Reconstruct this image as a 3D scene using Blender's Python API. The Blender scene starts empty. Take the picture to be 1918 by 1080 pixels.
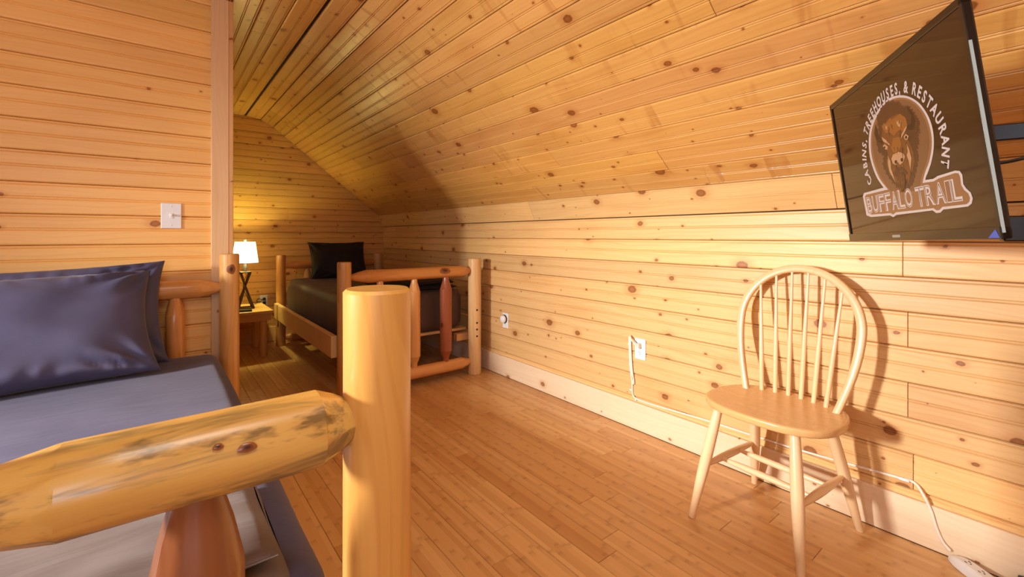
import bpy, bmesh, math, random
from mathutils import Vector, Matrix, noise
random.seed(7)
SC = bpy.context.scene
COL = SC.collection
PI = math.pi

# ------------------------------------------------------------ camera, world, lights, exposure
EYE = 1.10
cd = bpy.data.cameras.new('camera')
cam = bpy.data.objects.new('camera', cd); COL.objects.link(cam)
cam.location = (0, 0, EYE); cam.rotation_euler = (PI/2, 0, -0.66778)
cd.sensor_width = 36; cd.lens = 36*841.3/1918; cd.shift_y = -(540-440.8)/1918
cd.clip_start = .02
SC.camera = cam
SC.view_settings.view_transform = 'Standard'; SC.view_settings.look = 'None'
SC.view_settings.exposure = 0.0; SC.view_settings.gamma = 1
SC.view_settings.use_curve_mapping = False
w = bpy.data.worlds.new('sky'); SC.world = w; w.use_nodes = True
w.node_tree.nodes['Background'].inputs[0].default_value = (.62, .76, 1, 1)
w.node_tree.nodes['Background'].inputs[1].default_value = 1.0

def area(name, loc, aim, sx, sy, power, color, spread=PI):
    l = bpy.data.lights.new(name, 'AREA'); l.shape = 'RECTANGLE'; l.size = sx; l.size_y = sy
    l.energy = power; l.color = color; l.spread = spread
    o = bpy.data.objects.new(name, l); COL.objects.link(o); o.location = loc
    o.rotation_euler = (Vector(aim)-Vector(loc)).to_track_quat('-Z', 'Y').to_euler()
    return o
# daylight from the left window; the side and end lamps are unseen added fill
area('window_daylight_key', (-2.33, 1.68, 1.36), (2, 1.15, .45), .24, .30, 42, (1, .985, .95), math.radians(74))
area('added_fill_side', (-2.33, .70, 1.52), (2, .6, 1.1), .60, .80, 22, (.84, .91, 1))
area('added_fill_end', (-.75, -1.36, 1.45), (-.1, 3, .6), 1.0, 1.0, 20, (.68, .81, 1))
# unseen warm fill lamp, added under the ceiling to lift the room
area('added_fill_ceiling', (.1, .1, 2.24), (.1, .1, 0), .5, .5, 11, (1, .95, .84))

# ------------------------------------------------------------ mesh helpers
def tag(o, label=None, cat=None, group=None, kind=None):
    if label: o['label'] = label
    if cat: o['category'] = cat
    if group: o['group'] = group
    if kind: o['kind'] = kind
    return o
MREG = {}
def obj(name, me, mat=None, parent=None, color=None, smooth=False, M=None):
    if isinstance(me, bmesh.types.BMesh):
        b = me; me = bpy.data.meshes.new(name); b.to_mesh(me); b.free()
    elif isinstance(me, tuple):
        v, f = me; me = bpy.data.meshes.new(name); me.from_pydata([tuple(x) for x in v], [], f); me.update()
    if smooth: me.shade_smooth()
    if mat and not me.materials: me.materials.append(mat)
    o = bpy.data.objects.new(name, me); COL.objects.link(o)
    if parent: o.parent = parent
    if M is not None: o.matrix_local = M
    MREG[o.name] = M if M is not None else Matrix.Identity(4)
    if color: o.color = (*color, 1)
    return o
def empty(name, loc, rz=0):
    o = bpy.data.objects.new(name, None); COL.objects.link(o); o.empty_display_size = .1
    o.location = loc; o.rotation_euler = (0, 0, rz); return o
def box_bm(x0, x1, y0, y1, z0, z1, bev=0, seg=2):
    b = bmesh.new(); bmesh.ops.create_cube(b, size=1)
    for v in b.verts:
        v.co = ((x0+x1)/2+v.co.x*(x1-x0), (y0+y1)/2+v.co.y*(y1-y0), (z0+z1)/2+v.co.z*(z1-z0))
    if bev: bmesh.ops.bevel(b, geom=list(b.edges), offset=bev, segments=seg, affect='EDGES', profile=.5)
    return b
def join(bms):
    out = bmesh.new()
    for b in bms:
        m = bpy.data.meshes.new('t'); b.to_mesh(m); b.free(); out.from_mesh(m); bpy.data.meshes.remove(m)
    return out
def frame_M(p, xd, zd):
    x = Vector(xd).normalized(); z = Vector(zd).normalized(); y = z.cross(x).normalized(); z = x.cross(y)
    return Matrix(((x.x, y.x, z.x, p[0]), (x.y, y.y, z.y, p[1]), (x.z, y.z, z.z, p[2]), (0, 0, 0, 1)))
def align(p0, p1):
    d = Vector(p1)-Vector(p0); up = Vector((0, 0, 1)) if abs(d.normalized().z) < .9 else Vector((0, 1, 0))
    return frame_M(p0, d, up-d*(up.dot(d)/d.dot(d))), d.length
def lathe_x(prof, n=24, wob=0, seed=0, facet=None):
    """surface of revolution about local X; prof = [(x, r)]; closed ends"""
    vs, fs = [], []
    for i, (x, r) in enumerate(prof):
        for k in range(n):
            a = 2*PI*k/n; rr = r
            if wob: rr *= 1+wob*noise.noise((x*3+seed, math.cos(a)*1.3, math.sin(a)*1.3+seed))
            if facet and facet[i]:
                m = facet[i]; aa = (a % (2*PI/m))-PI/m
                rr *= math.cos(PI/m)/math.cos(aa)*1.0
            vs.append((x, rr*math.cos(a), rr*math.sin(a)))
    for i in range(len(prof)-1):
        for k in range(n):
            a, b = i*n+k, i*n+(k+1) % n; fs.append((a, b, b+n, a+n))
    fs.append(tuple(range(n))[::-1]); fs.append(tuple((len(prof)-1)*n+k for k in range(n)))
    fs = [f[::-1] for f in fs]
    return vs, fs
def fix_normals(o):
    b = bmesh.new(); b.from_mesh(o.data); bmesh.ops.recalc_face_normals(b, faces=b.faces); b.to_mesh(o.data); b.free(); return o
def smooth_angle(o, deg=35):
    b = bmesh.new(); b.from_mesh(o.data)
    bmesh.ops.recalc_face_normals(b, faces=b.faces)
    for f in b.faces: f.smooth = True
    for e in b.edges:
        if len(e.link_faces) == 2 and e.calc_face_angle(0) > math.radians(deg): e.smooth = False
    b.to_mesh(o.data); b.free(); return o
def tube_bm(pts, r, n=8, closed=False, taper=None, sect=None):
    """tube along a polyline. sect=(a,b): rounded rectangular section half sizes"""
    pts = [Vector(p) for p in pts]; N = len(pts); b = bmesh.new(); rings = []
    prev = None
    for i, p in enumerate(pts):
        t = (pts[min(i+1, N-1)]-pts[max(i-1, 0)]).normalized()
        if prev is None:
            ref = Vector((0, 0, 1)) if abs(t.z) < .9 else Vector((1, 0, 0))
            u = (ref-t*ref.dot(t)).normalized()
        else: u = (prev-t*prev.dot(t)).normalized()
        prev = u; v = t.cross(u); rr = r*(taper[i] if taper else 1)
        rings.append([b.verts.new(p+u*math.cos(2*PI*k/n)*rr+v*math.sin(2*PI*k/n)*rr) for k in range(n)])
    for i in range(N-1):
        for k in range(n): b.faces.new((rings[i][k], rings[i][(k+1) % n], rings[i+1][(k+1) % n], rings[i+1][k]))
    b.faces.new(rings[0][::-1]); b.faces.new(rings[-1])
    bmesh.ops.recalc_face_normals(b, faces=b.faces)
    return b
def smooth_path(pts, n=8):
    """Catmull-Rom"""
    P = [Vector(p) for p in pts]; P = [P[0]*2-P[1]]+P+[P[-1]*2-P[-2]]; out = []
    for i in range(1, len(P)-2):
        for k in range(n):
            t = k/n; a, b_, c, d = P[i-1], P[i], P[i+1], P[i+2]
            out.append(.5*((2*b_)+(c-a)*t+(2*a-5*b_+4*c-d)*t*t+(3*b_-a-3*c+d)*t**3))
    out.append(P[-2]); return out

# ------------------------------------------------------------ materials
class NT:
    def __init__(s, name):
        s.m = bpy.data.materials.new(name); s.m.use_nodes = True; s.t = s.m.node_tree
        s.t.nodes.clear(); s.out = s.n('ShaderNodeOutputMaterial'); s.b = s.n('ShaderNodeBsdfPrincipled')
        s.l(s.b.outputs[0], s.out.inputs[0])
    def n(s, t, **k):
        x = s.t.nodes.new(t)
        for a, b in k.items(): setattr(x, a, b)
        return x
    def l(s, a, b): s.t.links.new(a, b)
    def put(s, sock, v):
        if hasattr(v, 'is_output') or isinstance(v, bpy.types.NodeSocket): s.l(v, sock)
        else: sock.default_value = v
    def math(s, op, a, b=0, c=0, clamp=False):
        x = s.n('ShaderNodeMath', operation=op, use_clamp=clamp); s.put(x.inputs[0], a); s.put(x.inputs[1], b); s.put(x.inputs[2], c); return x.outputs[0]
    def mix(s, f, a, b, mode='MIX'):
        x = s.n('ShaderNodeMix', data_type='RGBA', blend_type=mode); s.put(x.inputs[0], f); s.put(x.inputs[6], a); s.put(x.inputs[7], b); return x.outputs[2]
    def vmul(s, v, k):
        x = s.n('ShaderNodeVectorMath', operation='MULTIPLY'); s.put(x.inputs[0], v); s.put(x.inputs[1], k); return x.outputs[0]
    def vadd(s, v, k):
        x = s.n('ShaderNodeVectorMath', operation='ADD'); s.put(x.inputs[0], v); s.put(x.inputs[1], k); return x.outputs[0]
    def noise(s, v, sc=1, det=3, rough=.5, dist=0):
        x = s.n('ShaderNodeTexNoise'); s.put(x.inputs['Vector'], v); x.inputs['Scale'].default_value = sc
        x.inputs['Detail'].default_value = det; x.inputs['Roughness'].default_value = rough; x.inputs['Distortion'].default_value = dist; return x.outputs[0]
    def ramp(s, f, a, b, c0=0, c1=1, smooth=True):
        x = s.n('ShaderNodeMapRange', interpolation_type='SMOOTHSTEP' if smooth else 'LINEAR')
        s.put(x.inputs[0], f); x.inputs[1].default_value = a; x.inputs[2].default_value = b; x.inputs[3].default_value = c0; x.inputs[4].default_value = c1; return x.outputs[0]
def srgb(r, g, b): return tuple(((c/255)/12.92 if c/255 <= .04045 else ((c/255+.055)/1.055)**2.4) for c in (r, g, b))
def rgba(r, g, b): return (*srgb(r, g, b), 1)

def plain(name, col, rough=.5, metal=0, spec=.5, coat=0, bump=0, bscale=200, emit=None, estr=0):
    s = NT(name); s.b.inputs['Base Color'].default_value = (*srgb(*col), 1); s.b.inputs['Roughness'].default_value = rough
    s.b.inputs['Metallic'].default_value = metal; s.b.inputs['Specular IOR Level'].default_value = spec; s.b.inputs['Coat Weight'].default_value = coat
    tc = s.n('ShaderNodeTexCoord'); nz = s.noise(tc.outputs['Object'], bscale if bump else 30, 2)
    s.l(s.mix(s.ramp(nz, .3, .7, 0, .12), (*srgb(*col), 1), (*[c*.75 for c in srgb(*col)], 1)), s.b.inputs['Base Color'])
    if bump:
        bp = s.n('ShaderNodeBump'); bp.inputs['Strength'].default_value = bump; bp.inputs['Distance'].default_value = .001
        s.l(nz, bp.inputs['Height']); s.l(bp.outputs[0], s.b.inputs['Normal'])
    if emit: s.b.inputs['Emission Color'].default_value = (*emit, 1); s.b.inputs['Emission Strength'].default_value = estr
    return s.m

def pine(name, knot=1.0, cell=(2.6, 6.0), ksize=.05, rough=.36, vol=False, stain=0, grain=.5, coat=.0, blotch=.25, wave=0):
    """knotty pine: long grain on local X; tint from the object's colour; every board its own offset"""
    s = NT(name); tc = s.n('ShaderNodeTexCoord'); oi = s.n('ShaderNodeObjectInfo')
    off = s.n('ShaderNodeCombineXYZ'); r = oi.outputs['Random']
    s.l(s.math('MULTIPLY', r, 137.3), off.inputs[0]); s.l(s.math('MULTIPLY', r, 71.9), off.inputs[1]); s.l(s.math('MULTIPLY', r, 29.1), off.inputs[2])
    P = s.vadd(tc.outputs['Object'], off.outputs[0])
    # knots: large and small ones
    def knots(cell, ksize, dens, seedv):
        Vc = s.vmul(s.vadd(P, seedv), (cell[0], cell[1], cell[1] if vol else 0))
        vo = s.n('ShaderNodeTexVoronoi', voronoi_dimensions='3D' if vol else '2D'); s.l(Vc, vo.inputs['Vector']); vo.inputs['Scale'].default_value = 1; vo.inputs['Randomness'].default_value = .95
        sub = s.n('ShaderNodeVectorMath', operation='SUBTRACT'); s.l(vo.outputs['Position'], sub.inputs[0]); s.l(Vc, sub.inputs[1])
        dv = s.vmul(sub.outputs[0], (1/cell[0], 1/cell[1], 1/cell[1] if vol else 0))
        dd = s.n('ShaderNodeVectorMath', operation='LENGTH'); s.l(s.vmul(dv, (.72, 1, 1)), dd.inputs[0])
        d = s.math('ADD', dd.outputs['Value'], s.math('MULTIPLY', s.math('SUBTRACT', s.noise(P, 70, 2), .5), .006))
        cs = s.n('ShaderNodeSeparateColor'); s.l(vo.outputs['Color'], cs.inputs[0])
        size = s.math('ADD', s.math('MULTIPLY', s.math('POWER', cs.outputs[0], 2.0), ksize*.36), ksize*.06)
        has = s.math('GREATER_THAN', cs.outputs[1], 1-dens)
        ratio = s.math('DIVIDE', d, size)
        ht = s.n('ShaderNodeMath', operation='MULTIPLY'); return [s.math('MULTIPLY', s.ramp(ratio, a, b, 1, 0), has) for a, b in ((.8, 1.12), (1.0, 3.2), (.2, .85))]+[ratio]
    kn, ring, core, ratio = knots(cell, ksize, knot*.62, (0, 0, 0))
    if knot > .3:
        kn2, ring2, core2, _ = knots((cell[0]*1.7, cell[1]*2.1), ksize*.40, knot*.34, (3.1, 5.7, 0))
        kn = s.math('MAXIMUM', kn, kn2); ring = s.math('MAXIMUM', ring, ring2); core = s.math('MAXIMUM', core, core2)
    # grain: long streaks bent round the knots
    sy = s.n('ShaderNodeSeparateXYZ'); s.l(P, sy.inputs[0])
    warp = s.math('MULTIPLY', s.noise(s.vmul(P, (1.1, 4, 4)), 1, 2), .16)
    yy = s.math('ADD', s.math('ADD', sy.outputs[1], warp), s.math('MULTIPLY', ring, .012))
    zz = s.math('MULTIPLY', sy.outputs[2], 1.0)
    cg = s.n('ShaderNodeCombineXYZ'); s.l(s.math('MULTIPLY', sy.outputs[0], .9), cg.inputs[0]); s.l(s.math('MULTIPLY', yy, 52), cg.inputs[1])
    if vol: s.l(s.math('MULTIPLY', zz, 45), cg.inputs[2])
    g1 = s.noise(cg.outputs[0], 1, 3, .6)
    wv = s.math('SINE', s.math('ADD', s.math('MULTIPLY', yy, 300), s.math('MULTIPLY', s.noise(s.vmul(P, (1.3, 7, 7)), 1, 1), 26)))
    fine = s.noise(s.vmul(P, (6, 260, 260)), 1, 2)
    bl = s.noise(s.vmul(P, (1.8, 5, 5)), 1, 2)
    base = oi.outputs['Color']
    tone = s.math('ADD', .92, s.math('MULTIPLY', s.math('FRACT', s.math('MULTIPLY', r, 17.7)), .16))
    tb = s.n('ShaderNodeCombineColor')
    for i in range(3): s.l(tone, tb.inputs[i])
    c = s.mix(1, base, tb.outputs[0], 'MULTIPLY')
    dark = s.mix(1, c, (.72, .56, .38, 1), 'MULTIPLY')
    f = s.math('ADD', s.math('MULTIPLY', s.ramp(g1, .38, .72), .45*grain), s.math('MULTIPLY', s.ramp(wv, .35, 1.0), .26*grain), clamp=True)
    f = s.math('ADD', f, s.math('MULTIPLY', s.ramp(bl, .48, .75), blotch), clamp=True)
    f = s.math('ADD', f, s.math('MULTIPLY', fine, .06), clamp=True)
    c = s.mix(f, c, dark)
    if stain:
        st = s.noise(s.vmul(P, (3.2, 16, 16)), 1, 5, .68, .8)
        c = s.mix(s.ramp(st, .44, .60, 0, stain), c, rgba(122, 104, 66))
        st2 = s.noise(s.vmul(P, (9, 30, 30)), 1, 4, .6)
        c = s.mix(s.ramp(st2, .56, .68, 0, stain*.8), c, rgba(58, 42, 28))
    c = s.mix(s.math('MULTIPLY', s.math('POWER', ring, 1.6), .42), c, s.mix(1, c, (.70, .46, .30, 1), 'MULTIPLY'))
    c = s.mix(s.math('MULTIPLY', kn, .88), c, s.mix(core, s.mix(1, c, (.36, .21, .13, 1), 'MULTIPLY'), s.mix(1, c, (.50, .31, .20, 1), 'MULTIPLY')))
    s.l(c, s.b.inputs['Base Color'])
    s.put(s.b.inputs['Roughness'], s.math('ADD', rough, s.math('MULTIPLY', g1, .12))); s.b.inputs['Specular IOR Level'].default_value = .45
    s.b.inputs['Coat Weight'].default_value = coat; s.b.inputs['Coat Roughness'].default_value = .18
    bp = s.n('ShaderNodeBump'); bp.inputs['Strength'].default_value = .25; bp.inputs['Distance'].default_value = .0015
    h = s.math('ADD', s.math('MULTIPLY', g1, .5), s.math('MULTIPLY', s.noise(s.vmul(P, (5, 8, 8)), 1, 2), 1.6 if wave == 0 else wave))
    if wave:
        rp = s.ramp(s.noise(s.vmul(P, (13, 2.2, 1)), 1, 2, .5, .7), .56, .70); ms = s.ramp(s.noise(s.vmul(P, (.8, 1.5, 1)), 1, 1), .45, .6)
        rr = s.math('MULTIPLY', rp, ms); h = s.math('ADD', h, s.math('MULTIPLY', rr, 4.0))
        c = s.mix(s.math('MULTIPLY', rr, .45), c, s.mix(1, c, (.62, .40, .28, 1), 'MULTIPLY')); s.l(c, s.b.inputs['Base Color'])
    s.l(h, bp.inputs['Height']); s.l(bp.outputs[0], s.b.inputs['Normal'])
    return s.m

def bamboo(name):
    s = NT(name); tc = s.n('ShaderNodeTexCoord'); oi = s.n('ShaderNodeObjectInfo'); r = oi.outputs['Random']
    sx = s.n('ShaderNodeSeparateXYZ'); s.l(tc.outputs['Object'], sx.inputs[0])
    li = s.math('FLOOR', s.math('DIVIDE', s.math('ADD', sx.outputs[1], .0), .0193))
    key = s.n('ShaderNodeCombineXYZ'); s.l(li, key.inputs[0]); s.l(s.math('MULTIPLY', r, 911), key.inputs[1])
    wn = s.n('ShaderNodeTexWhiteNoise', noise_dimensions='2D'); s.l(key.outputs[0], wn.inputs['Vector'])
    # knuckles across each lamella
    xx = s.math('ADD', sx.outputs[0], s.math('MULTIPLY', wn.outputs['Value'], 7.3))
    ph = s.math('FRACT', s.math('DIVIDE', xx, .27))
    nod = s.ramp(s.math('ABSOLUTE', s.math('SUBTRACT', ph, .5)), .006, .035, 1, 0)
    nsh = s.ramp(s.math('ABSOLUTE', s.math('SUBTRACT', ph, .52)), .0, .10, 1, 0)
    kk = s.n('ShaderNodeCombineXYZ'); s.l(s.math('MULTIPLY', xx, 5), kk.inputs[0]); s.l(s.math('MULTIPLY', sx.outputs[1], 420), kk.inputs[1]); s.l(s.math('MULTIPLY', r, 33), kk.inputs[2])
    fib = s.noise(kk.outputs[0], 1, 3, .6)
    edge = s.ramp(s.math('ABSOLUTE', s.math('SUBTRACT', s.math('FRACT', s.math('DIVIDE', sx.outputs[1], .0193)), .5)), .465, .5)
    c = s.mix(s.math('MULTIPLY', s.math('POWER', wn.outputs['Value'], 1.5), .75), rgba(236, 192, 132), rgba(212, 160, 102))
    c = s.mix(s.math('FRACT', s.math('MULTIPLY', r, 13.7)), c, s.mix(1, c, (.82, .70, .58, 1), 'MULTIPLY'))
    c = s.mix(s.math('MULTIPLY', fib, .35), c, s.mix(1, c, (.74, .62, .5, 1), 'MULTIPLY'))
    c = s.mix(s.math('MULTIPLY', nod, .20), c, rgba(140, 90, 50)); c = s.mix(s.math('MULTIPLY', nsh, .16), c, rgba(160, 104, 60))
    c = s.mix(s.math('MULTIPLY', edge, .10), c, rgba(150, 100, 58))
    s.l(c, s.b.inputs['Base Color'])
    rn = s.noise(s.vmul(tc.outputs['Object'], (3, 12, 1)), 1, 3)
    s.l(s.math('ADD', .23, s.math('MULTIPLY', rn, .14)), s.b.inputs['Roughness']); s.b.inputs['Specular IOR Level'].default_value = .5
    bp = s.n('ShaderNodeBump'); bp.inputs['Strength'].default_value = .12; bp.inputs['Distance'].default_value = .0008
    s.l(s.math('ADD', fib, s.math('MULTIPLY', nod, .6)), bp.inputs['Height']); s.l(bp.outputs[0], s.b.inputs['Normal'])
    return s.m

def fabric(name, col, col2, rough=.62, sheen=.4, wr=.5):
    s = NT(name); tc = s.n('ShaderNodeTexCoord'); P = tc.outputs['Object']
    n1 = s.noise(s.vmul(P, (3, 14, 3)), 1, 4, .55, .6); n2 = s.noise(P, 5, 3, .5); th = s.noise(P, 900, 1)
    s.l(s.mix(s.ramp(n2, .35, .7), rgba(*col), rgba(*col2)), s.b.inputs['Base Color'])
    s.b.inputs['Roughness'].default_value = rough; s.b.inputs['Sheen Weight'].default_value = sheen; s.b.inputs['Sheen Roughness'].default_value = .4
    s.b.inputs['Specular IOR Level'].default_value = .22
    bp = s.n('ShaderNodeBump'); bp.inputs['Strength'].default_value = wr; bp.inputs['Distance'].default_value = .006
    h = s.math('ADD', s.math('ADD', n1, s.math('MULTIPLY', n2, .8)), s.math('MULTIPLY', th, .03))
    s.l(h, bp.inputs['Height']); s.l(bp.outputs[0], s.b.inputs['Normal'])
    return s.m

M = dict(
    wall=pine('knotty_pine_board', knot=1.0, cell=(3.1, 7.0), ksize=.052),
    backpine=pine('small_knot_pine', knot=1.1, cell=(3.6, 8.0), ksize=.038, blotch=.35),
    clear=pine('clear_pine_board', knot=.32, cell=(2.6, 6.0), ksize=.05, grain=.35, blotch=.22),
    ceil=pine('glossy_ceiling_pine', knot=.85, cell=(2.9, 7.0), ksize=.055, rough=.27, blotch=.4, wave=3.4),
    lumber=pine('pale_lumber', knot=.9, cell=(2.6, 5.0), ksize=.045, rough=.5, grain=.3, blotch=.15),
    log=pine('varnished_log', knot=.5, cell=(1.9, 5), ksize=.10, rough=.25, vol=True, grain=.7, blotch=.35, coat=.25),
    logstain=pine('stained_log', knot=.5, cell=(3, 6), ksize=.06, rough=.30, vol=True, grain=.7, stain=.85, blotch=.4, coat=.25),
    maple=pine('light_maple', knot=0, rough=.22, vol=True, grain=.3, blotch=.2, coat=.15),
    backing=plain('joint_shadow_backing', (60, 38, 20), .9),
    floor=bamboo('bamboo_floor_board'),
    sheet=fabric('grey_blue_sheet', (74, 72, 98), (84, 81, 107), .55, .12, .35),
    comforter=fabric('taupe_comforter', (104, 91, 86), (116, 102, 96), .6, .2, .5),
    brown=fabric('dark_brown_sheet', (86, 66, 57), (94, 73, 63), .6, .05, .4),
    dark=fabric('black_brown_pillowcase', (36, 28, 25), (42, 33, 30), .65, .03, .35),
    white=plain('white_plastic', (236, 234, 232), .35), ivory=plain('ivory_cord', (240, 226, 208), .45),
    black=plain('black_plastic', (20, 18, 18), .32), bezel=plain('glossy_black_bezel', (26, 22, 20), .12),
    slot=plain('dark_slot', (30, 26, 24), .6), steel=plain('bracket_steel', (120, 112, 104), .4, .8),
    graybtn=plain('grey_button', (120, 122, 126), .5), glass=plain('mirror_glass_accent', (190, 195, 190), .08, .6),
    darkwood=plain('dark_stained_wood', (74, 50, 30), .4),
    blue=plain('blue_sticker', (70, 95, 190), .5),
)

# ------------------------------------------------------------ boards with a centre bead
def bead_board(L, W, t=.014, floor=False):
    if floor: pr_ = [(.0006, 0), (.0006, t-.0014), (.0019, t), (W-.0019, t), (W-.0006, t-.0014), (W-.0006, 0)]
    else:
        c = W/2
        pr_ = [(0, 0), (0, t-.007), (.0030, t-.0010), (.0075, t), (c-.0066, t), (c-.0040, t-.0036), (c-.0016, t-.0008), (c+.0020, t-.0008), (c+.0044, t-.0036),
               (c+.0070, t), (W-.0155, t), (W-.0125, t-.0042), (W-.0098, t-.0010), (W-.0042, t-.0012), (W-.0014, t-.008), (W-.0014, 0)]
    n = len(pr_); e = .0009 if not floor else .0006; ch = .0012 if not floor else .0012
    xs = [e, e+ch, L-e-ch, L-e]; vs = []
    for i, x in enumerate(xs):
        for (y, z) in pr_:
            zz = z-(ch if i in (0, 3) and z > .002 else 0); vs.append((x, y, zz))
    fs = [tuple(range(n)), tuple(3*n+k for k in range(n))[::-1]]
    for i in range(3):
        for k in range(n-1): fs.append((i*n+k+1, i*n+k, (i+1)*n+k, (i+1)*n+k+1))
    return vs, [f[::-1] for f in fs]
def jit(col, s=.05):
    k = 1+random.uniform(-s, s); g = 1+random.uniform(-s*.4, s*.4); b = 1+random.uniform(-s*.9, s*.9)
    return (col[0]*k, col[1]*k*g, col[2]*k*b)
def add_board(parent, name, p, xd, zd, L, W, mat, col, t=.014, floor=False, js=.05):
    o = obj(name, bead_board(L, W, t, floor), mat, parent, jit(col, js), M=frame_M(p, xd, zd)); return o
def struct(name, me, mat, **k):
    o = obj(name, me, mat, **k); o['kind'] = 'structure'; return o

XW = 2.14; YB = 5.22; YF = -1.35; XL = -2.35; YP = 2.728; TB = .014
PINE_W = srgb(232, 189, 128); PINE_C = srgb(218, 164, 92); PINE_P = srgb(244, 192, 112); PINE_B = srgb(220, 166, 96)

# floor
fl = struct('floor', box_bm(XL-.1, XW+.1, YF-.1, YB+.1, -.06, -.0145), M['backing'])
FW = .0965; x = XW-.012
k = 0
while x > -1.35:
    y = YF+random.uniform(-.9, 0) if k % 2 else YF+random.uniform(-.55, .2)-.4
    while y < YB:
        L = random.choice([.92, .92, .92, .70, 1.1]); y0 = max(y, YF); y1 = min(y+L, YB+.01)
        if y1-y0 > .05 and (x > -.1 or y0 > 2.0 or True):
            add_board(fl, 'floor_board', (x-FW, y1, -.0142+random.uniform(-.0002, .0002)), (0, -1, 0), (0, 0, 1), y1-y0, FW, M['floor'], (1, 1, 1), .0142, True)
        y += L
    x -= FW; k += 1
    if k > 37: break
obj('floor_board_field', box_bm(XL, x, YF, YB, -.014, 0), M['floor'], fl)['kind'] = 'stuff'

def run(segs_fixed, y0, y1, lo=2.2, hi=3.7, start=None):
    """joint positions along a course"""
    js = sorted(segs_fixed); pts = [y0]
    cur = y0
    allj = js+[y1]
    for j in allj:
        while j-cur > hi+.6:
            cur += random.uniform(lo, min(hi, j-cur-1.0)); pts.append(cur)
        pts.append(j); cur = j
    return list(zip(pts[:-1], pts[1:]))

# right wall: kneewall with the top course leaning in
XT, ZT = 2.075, 1.338
wr = struct('wall_right', box_bm(XW+TB+.001, XW+.08, YF-.1, YB+.1, 0, 1.36), M['backing'])
P = .128; fixed = {2: [.376], 3: [.43], 1: [.376, 4.1], 4: [.388, 3.9], 5: [1.95+2.0], 6: [.391], 7: [3.2], 8: [.405], 9: [4.87], 10: [.607, 2.42]}
rows = [(.054+P*i, P) for i in range(9)]
fixed_by_row = {1: [.376], 3: [.391], 5: [.391], 7: [.405], 8: [4.87]}
for i, (z0, wd) in enumerate(rows):
    for a, b in run(fixed_by_row.get(i, [random.uniform(2.4, 4.6)] if i in (0, 2, 4) else []), YF, YB+.03, 9, 9.5):
        add_board(wr, 'board', (XW+TB, b, z0), (0, -1, 0), (-1, 0, 0), b-a, wd, M['wall'], PINE_W, js=.07)
zt0 = 1.206; dz = ZT-zt0; dx = XW-XT; Lw = math.hypot(dz, dx); nrm = Vector((-dz, 0, -dx)).normalized()
for a, b in run([.607, 2.45], YF, YB+.03, 9, 9.5):
    q = Vector((XW, b, zt0))-nrm*TB
    add_board(wr, 'board', q, (0, -1, 0), nrm, b-a, Lw+.006, M['wall'], PINE_W, js=.07)

# ceiling: flat strip, two bend courses, long slope
prof = [(.70, 2.305), (.83, 2.286), (.945, 2.228)]
a0, a1 = Vector((.945, 2.228)), Vector((XT-.004, ZT+.002)); NS = 11
for i in range(1, NS+1): prof.append(tuple(a0.lerp(a1, i/NS)))
def slab(pts, th):
    vs = []; n = len(pts)
    for y in (YF-.1, YB+.1):
        for (x, z) in pts: vs.append((x, y, z))
        for (x, z) in pts: vs.append((x+th*.5, y, z+th))
    m = 2*n; fs = []
    for i in range(n-1):
        fs.append((i, i+1, m+i+1, m+i)); fs.append((n+i+1, n+i, m+n+i, m+n+i+1))
    fs += [tuple(list(range(n))[::-1]+list(range(n, m))), tuple(list(range(m, m+n))+list(range(2*m-1, m+n-1, -1)))]
    fs += [(0, m, m+n, n), (n-1, 2*n-1, m+2*n-1, m+n-1)]
    return vs, fs
off = TB+.002
cpts = [(XL-.1, 2.305+off)]+[(x+off*.45, z+off) for x, z in prof]+[(XT+.09, ZT-.01)]
ce = struct('ceiling', slab(cpts, .04), M['backing']); fix_normals(ce)
for i in range(len(prof)-1):
    p0, p1 = Vector((prof[i][0], 0, prof[i][1])), Vector((prof[i+1][0], 0, prof[i+1][1]))
    d = p1-p0; n_ = Vector((d.z, 0, -d.x)).normalized()        # into the room
    fx = {0: [3.05], 1: [4.75], 2: [], 3: [2.9], 4: [4.55], 5: [], 6: [.75], 7: [4.3], 8: [3.5], 9: [], 10: [1.9], 11: [4.9], 12: []}.get(i, [])
    for a, b in run(fx, YF, YB-.005, 2.6, 4.4):
        # local x along +Y, local y from p1 towards p0, normal into the room
        q = Vector((p0.x, a, p0.z))-n_*TB
        add_board(ce, 'board', q, (0, 1, 0), n_, b-a, d.length, M['ceil'], PINE_C, js=.10)
x = .70-.014; i = 0
while x > -1.4:
    for a, b in run([random.uniform(.6, 4.6)], YF, YB-.005, 2.6, 4.4):
        add_board(ce, 'board', (x-.128, a, 2.305+TB), (0, 1, 0), (0, 0, -1), b-a, .128, M['ceil'], PINE_C, js=.10)
    x -= .128; i += 1
obj('board_field', box_bm(XL, x+.02, YF, YB, 2.305, 2.305+TB), M['ceil'], ce, PINE_C)['kind'] = 'stuff'

# back wall
def prof_x(z):
    if z <= ZT: return XW+.012
    for (x0, z0), (x1, z1) in zip(prof[:-1], prof[1:]):
        if z1 <= z <= z0: return x0+(x1-x0)*(z0-z)/(z0-z1)+.03
    return .72
wb = struct('wall_back', box_bm(XL-.1, XW+.1, YB+TB+.001, YB+.08, 0, 2.32), M['backing'])
z0 = 1.392-.128*11
while z0 < 2.30:
    zz = max(z0, 0); xr = prof_x(z0+.01); hgt = min(.128, 2.318-z0)
    for a, b in run([random.uniform(.9, 1.8)] if random.random() < .3 else [], -.62, xr, 9, 9.5):
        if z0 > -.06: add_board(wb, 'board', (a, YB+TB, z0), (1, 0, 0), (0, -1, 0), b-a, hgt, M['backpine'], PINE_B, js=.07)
    z0 += .128
obj('board_field', box_bm(XL, -.62, YB, YB+TB, 0, 2.30), M['wall'], wb, PINE_B)['kind'] = 'stuff'

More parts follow.
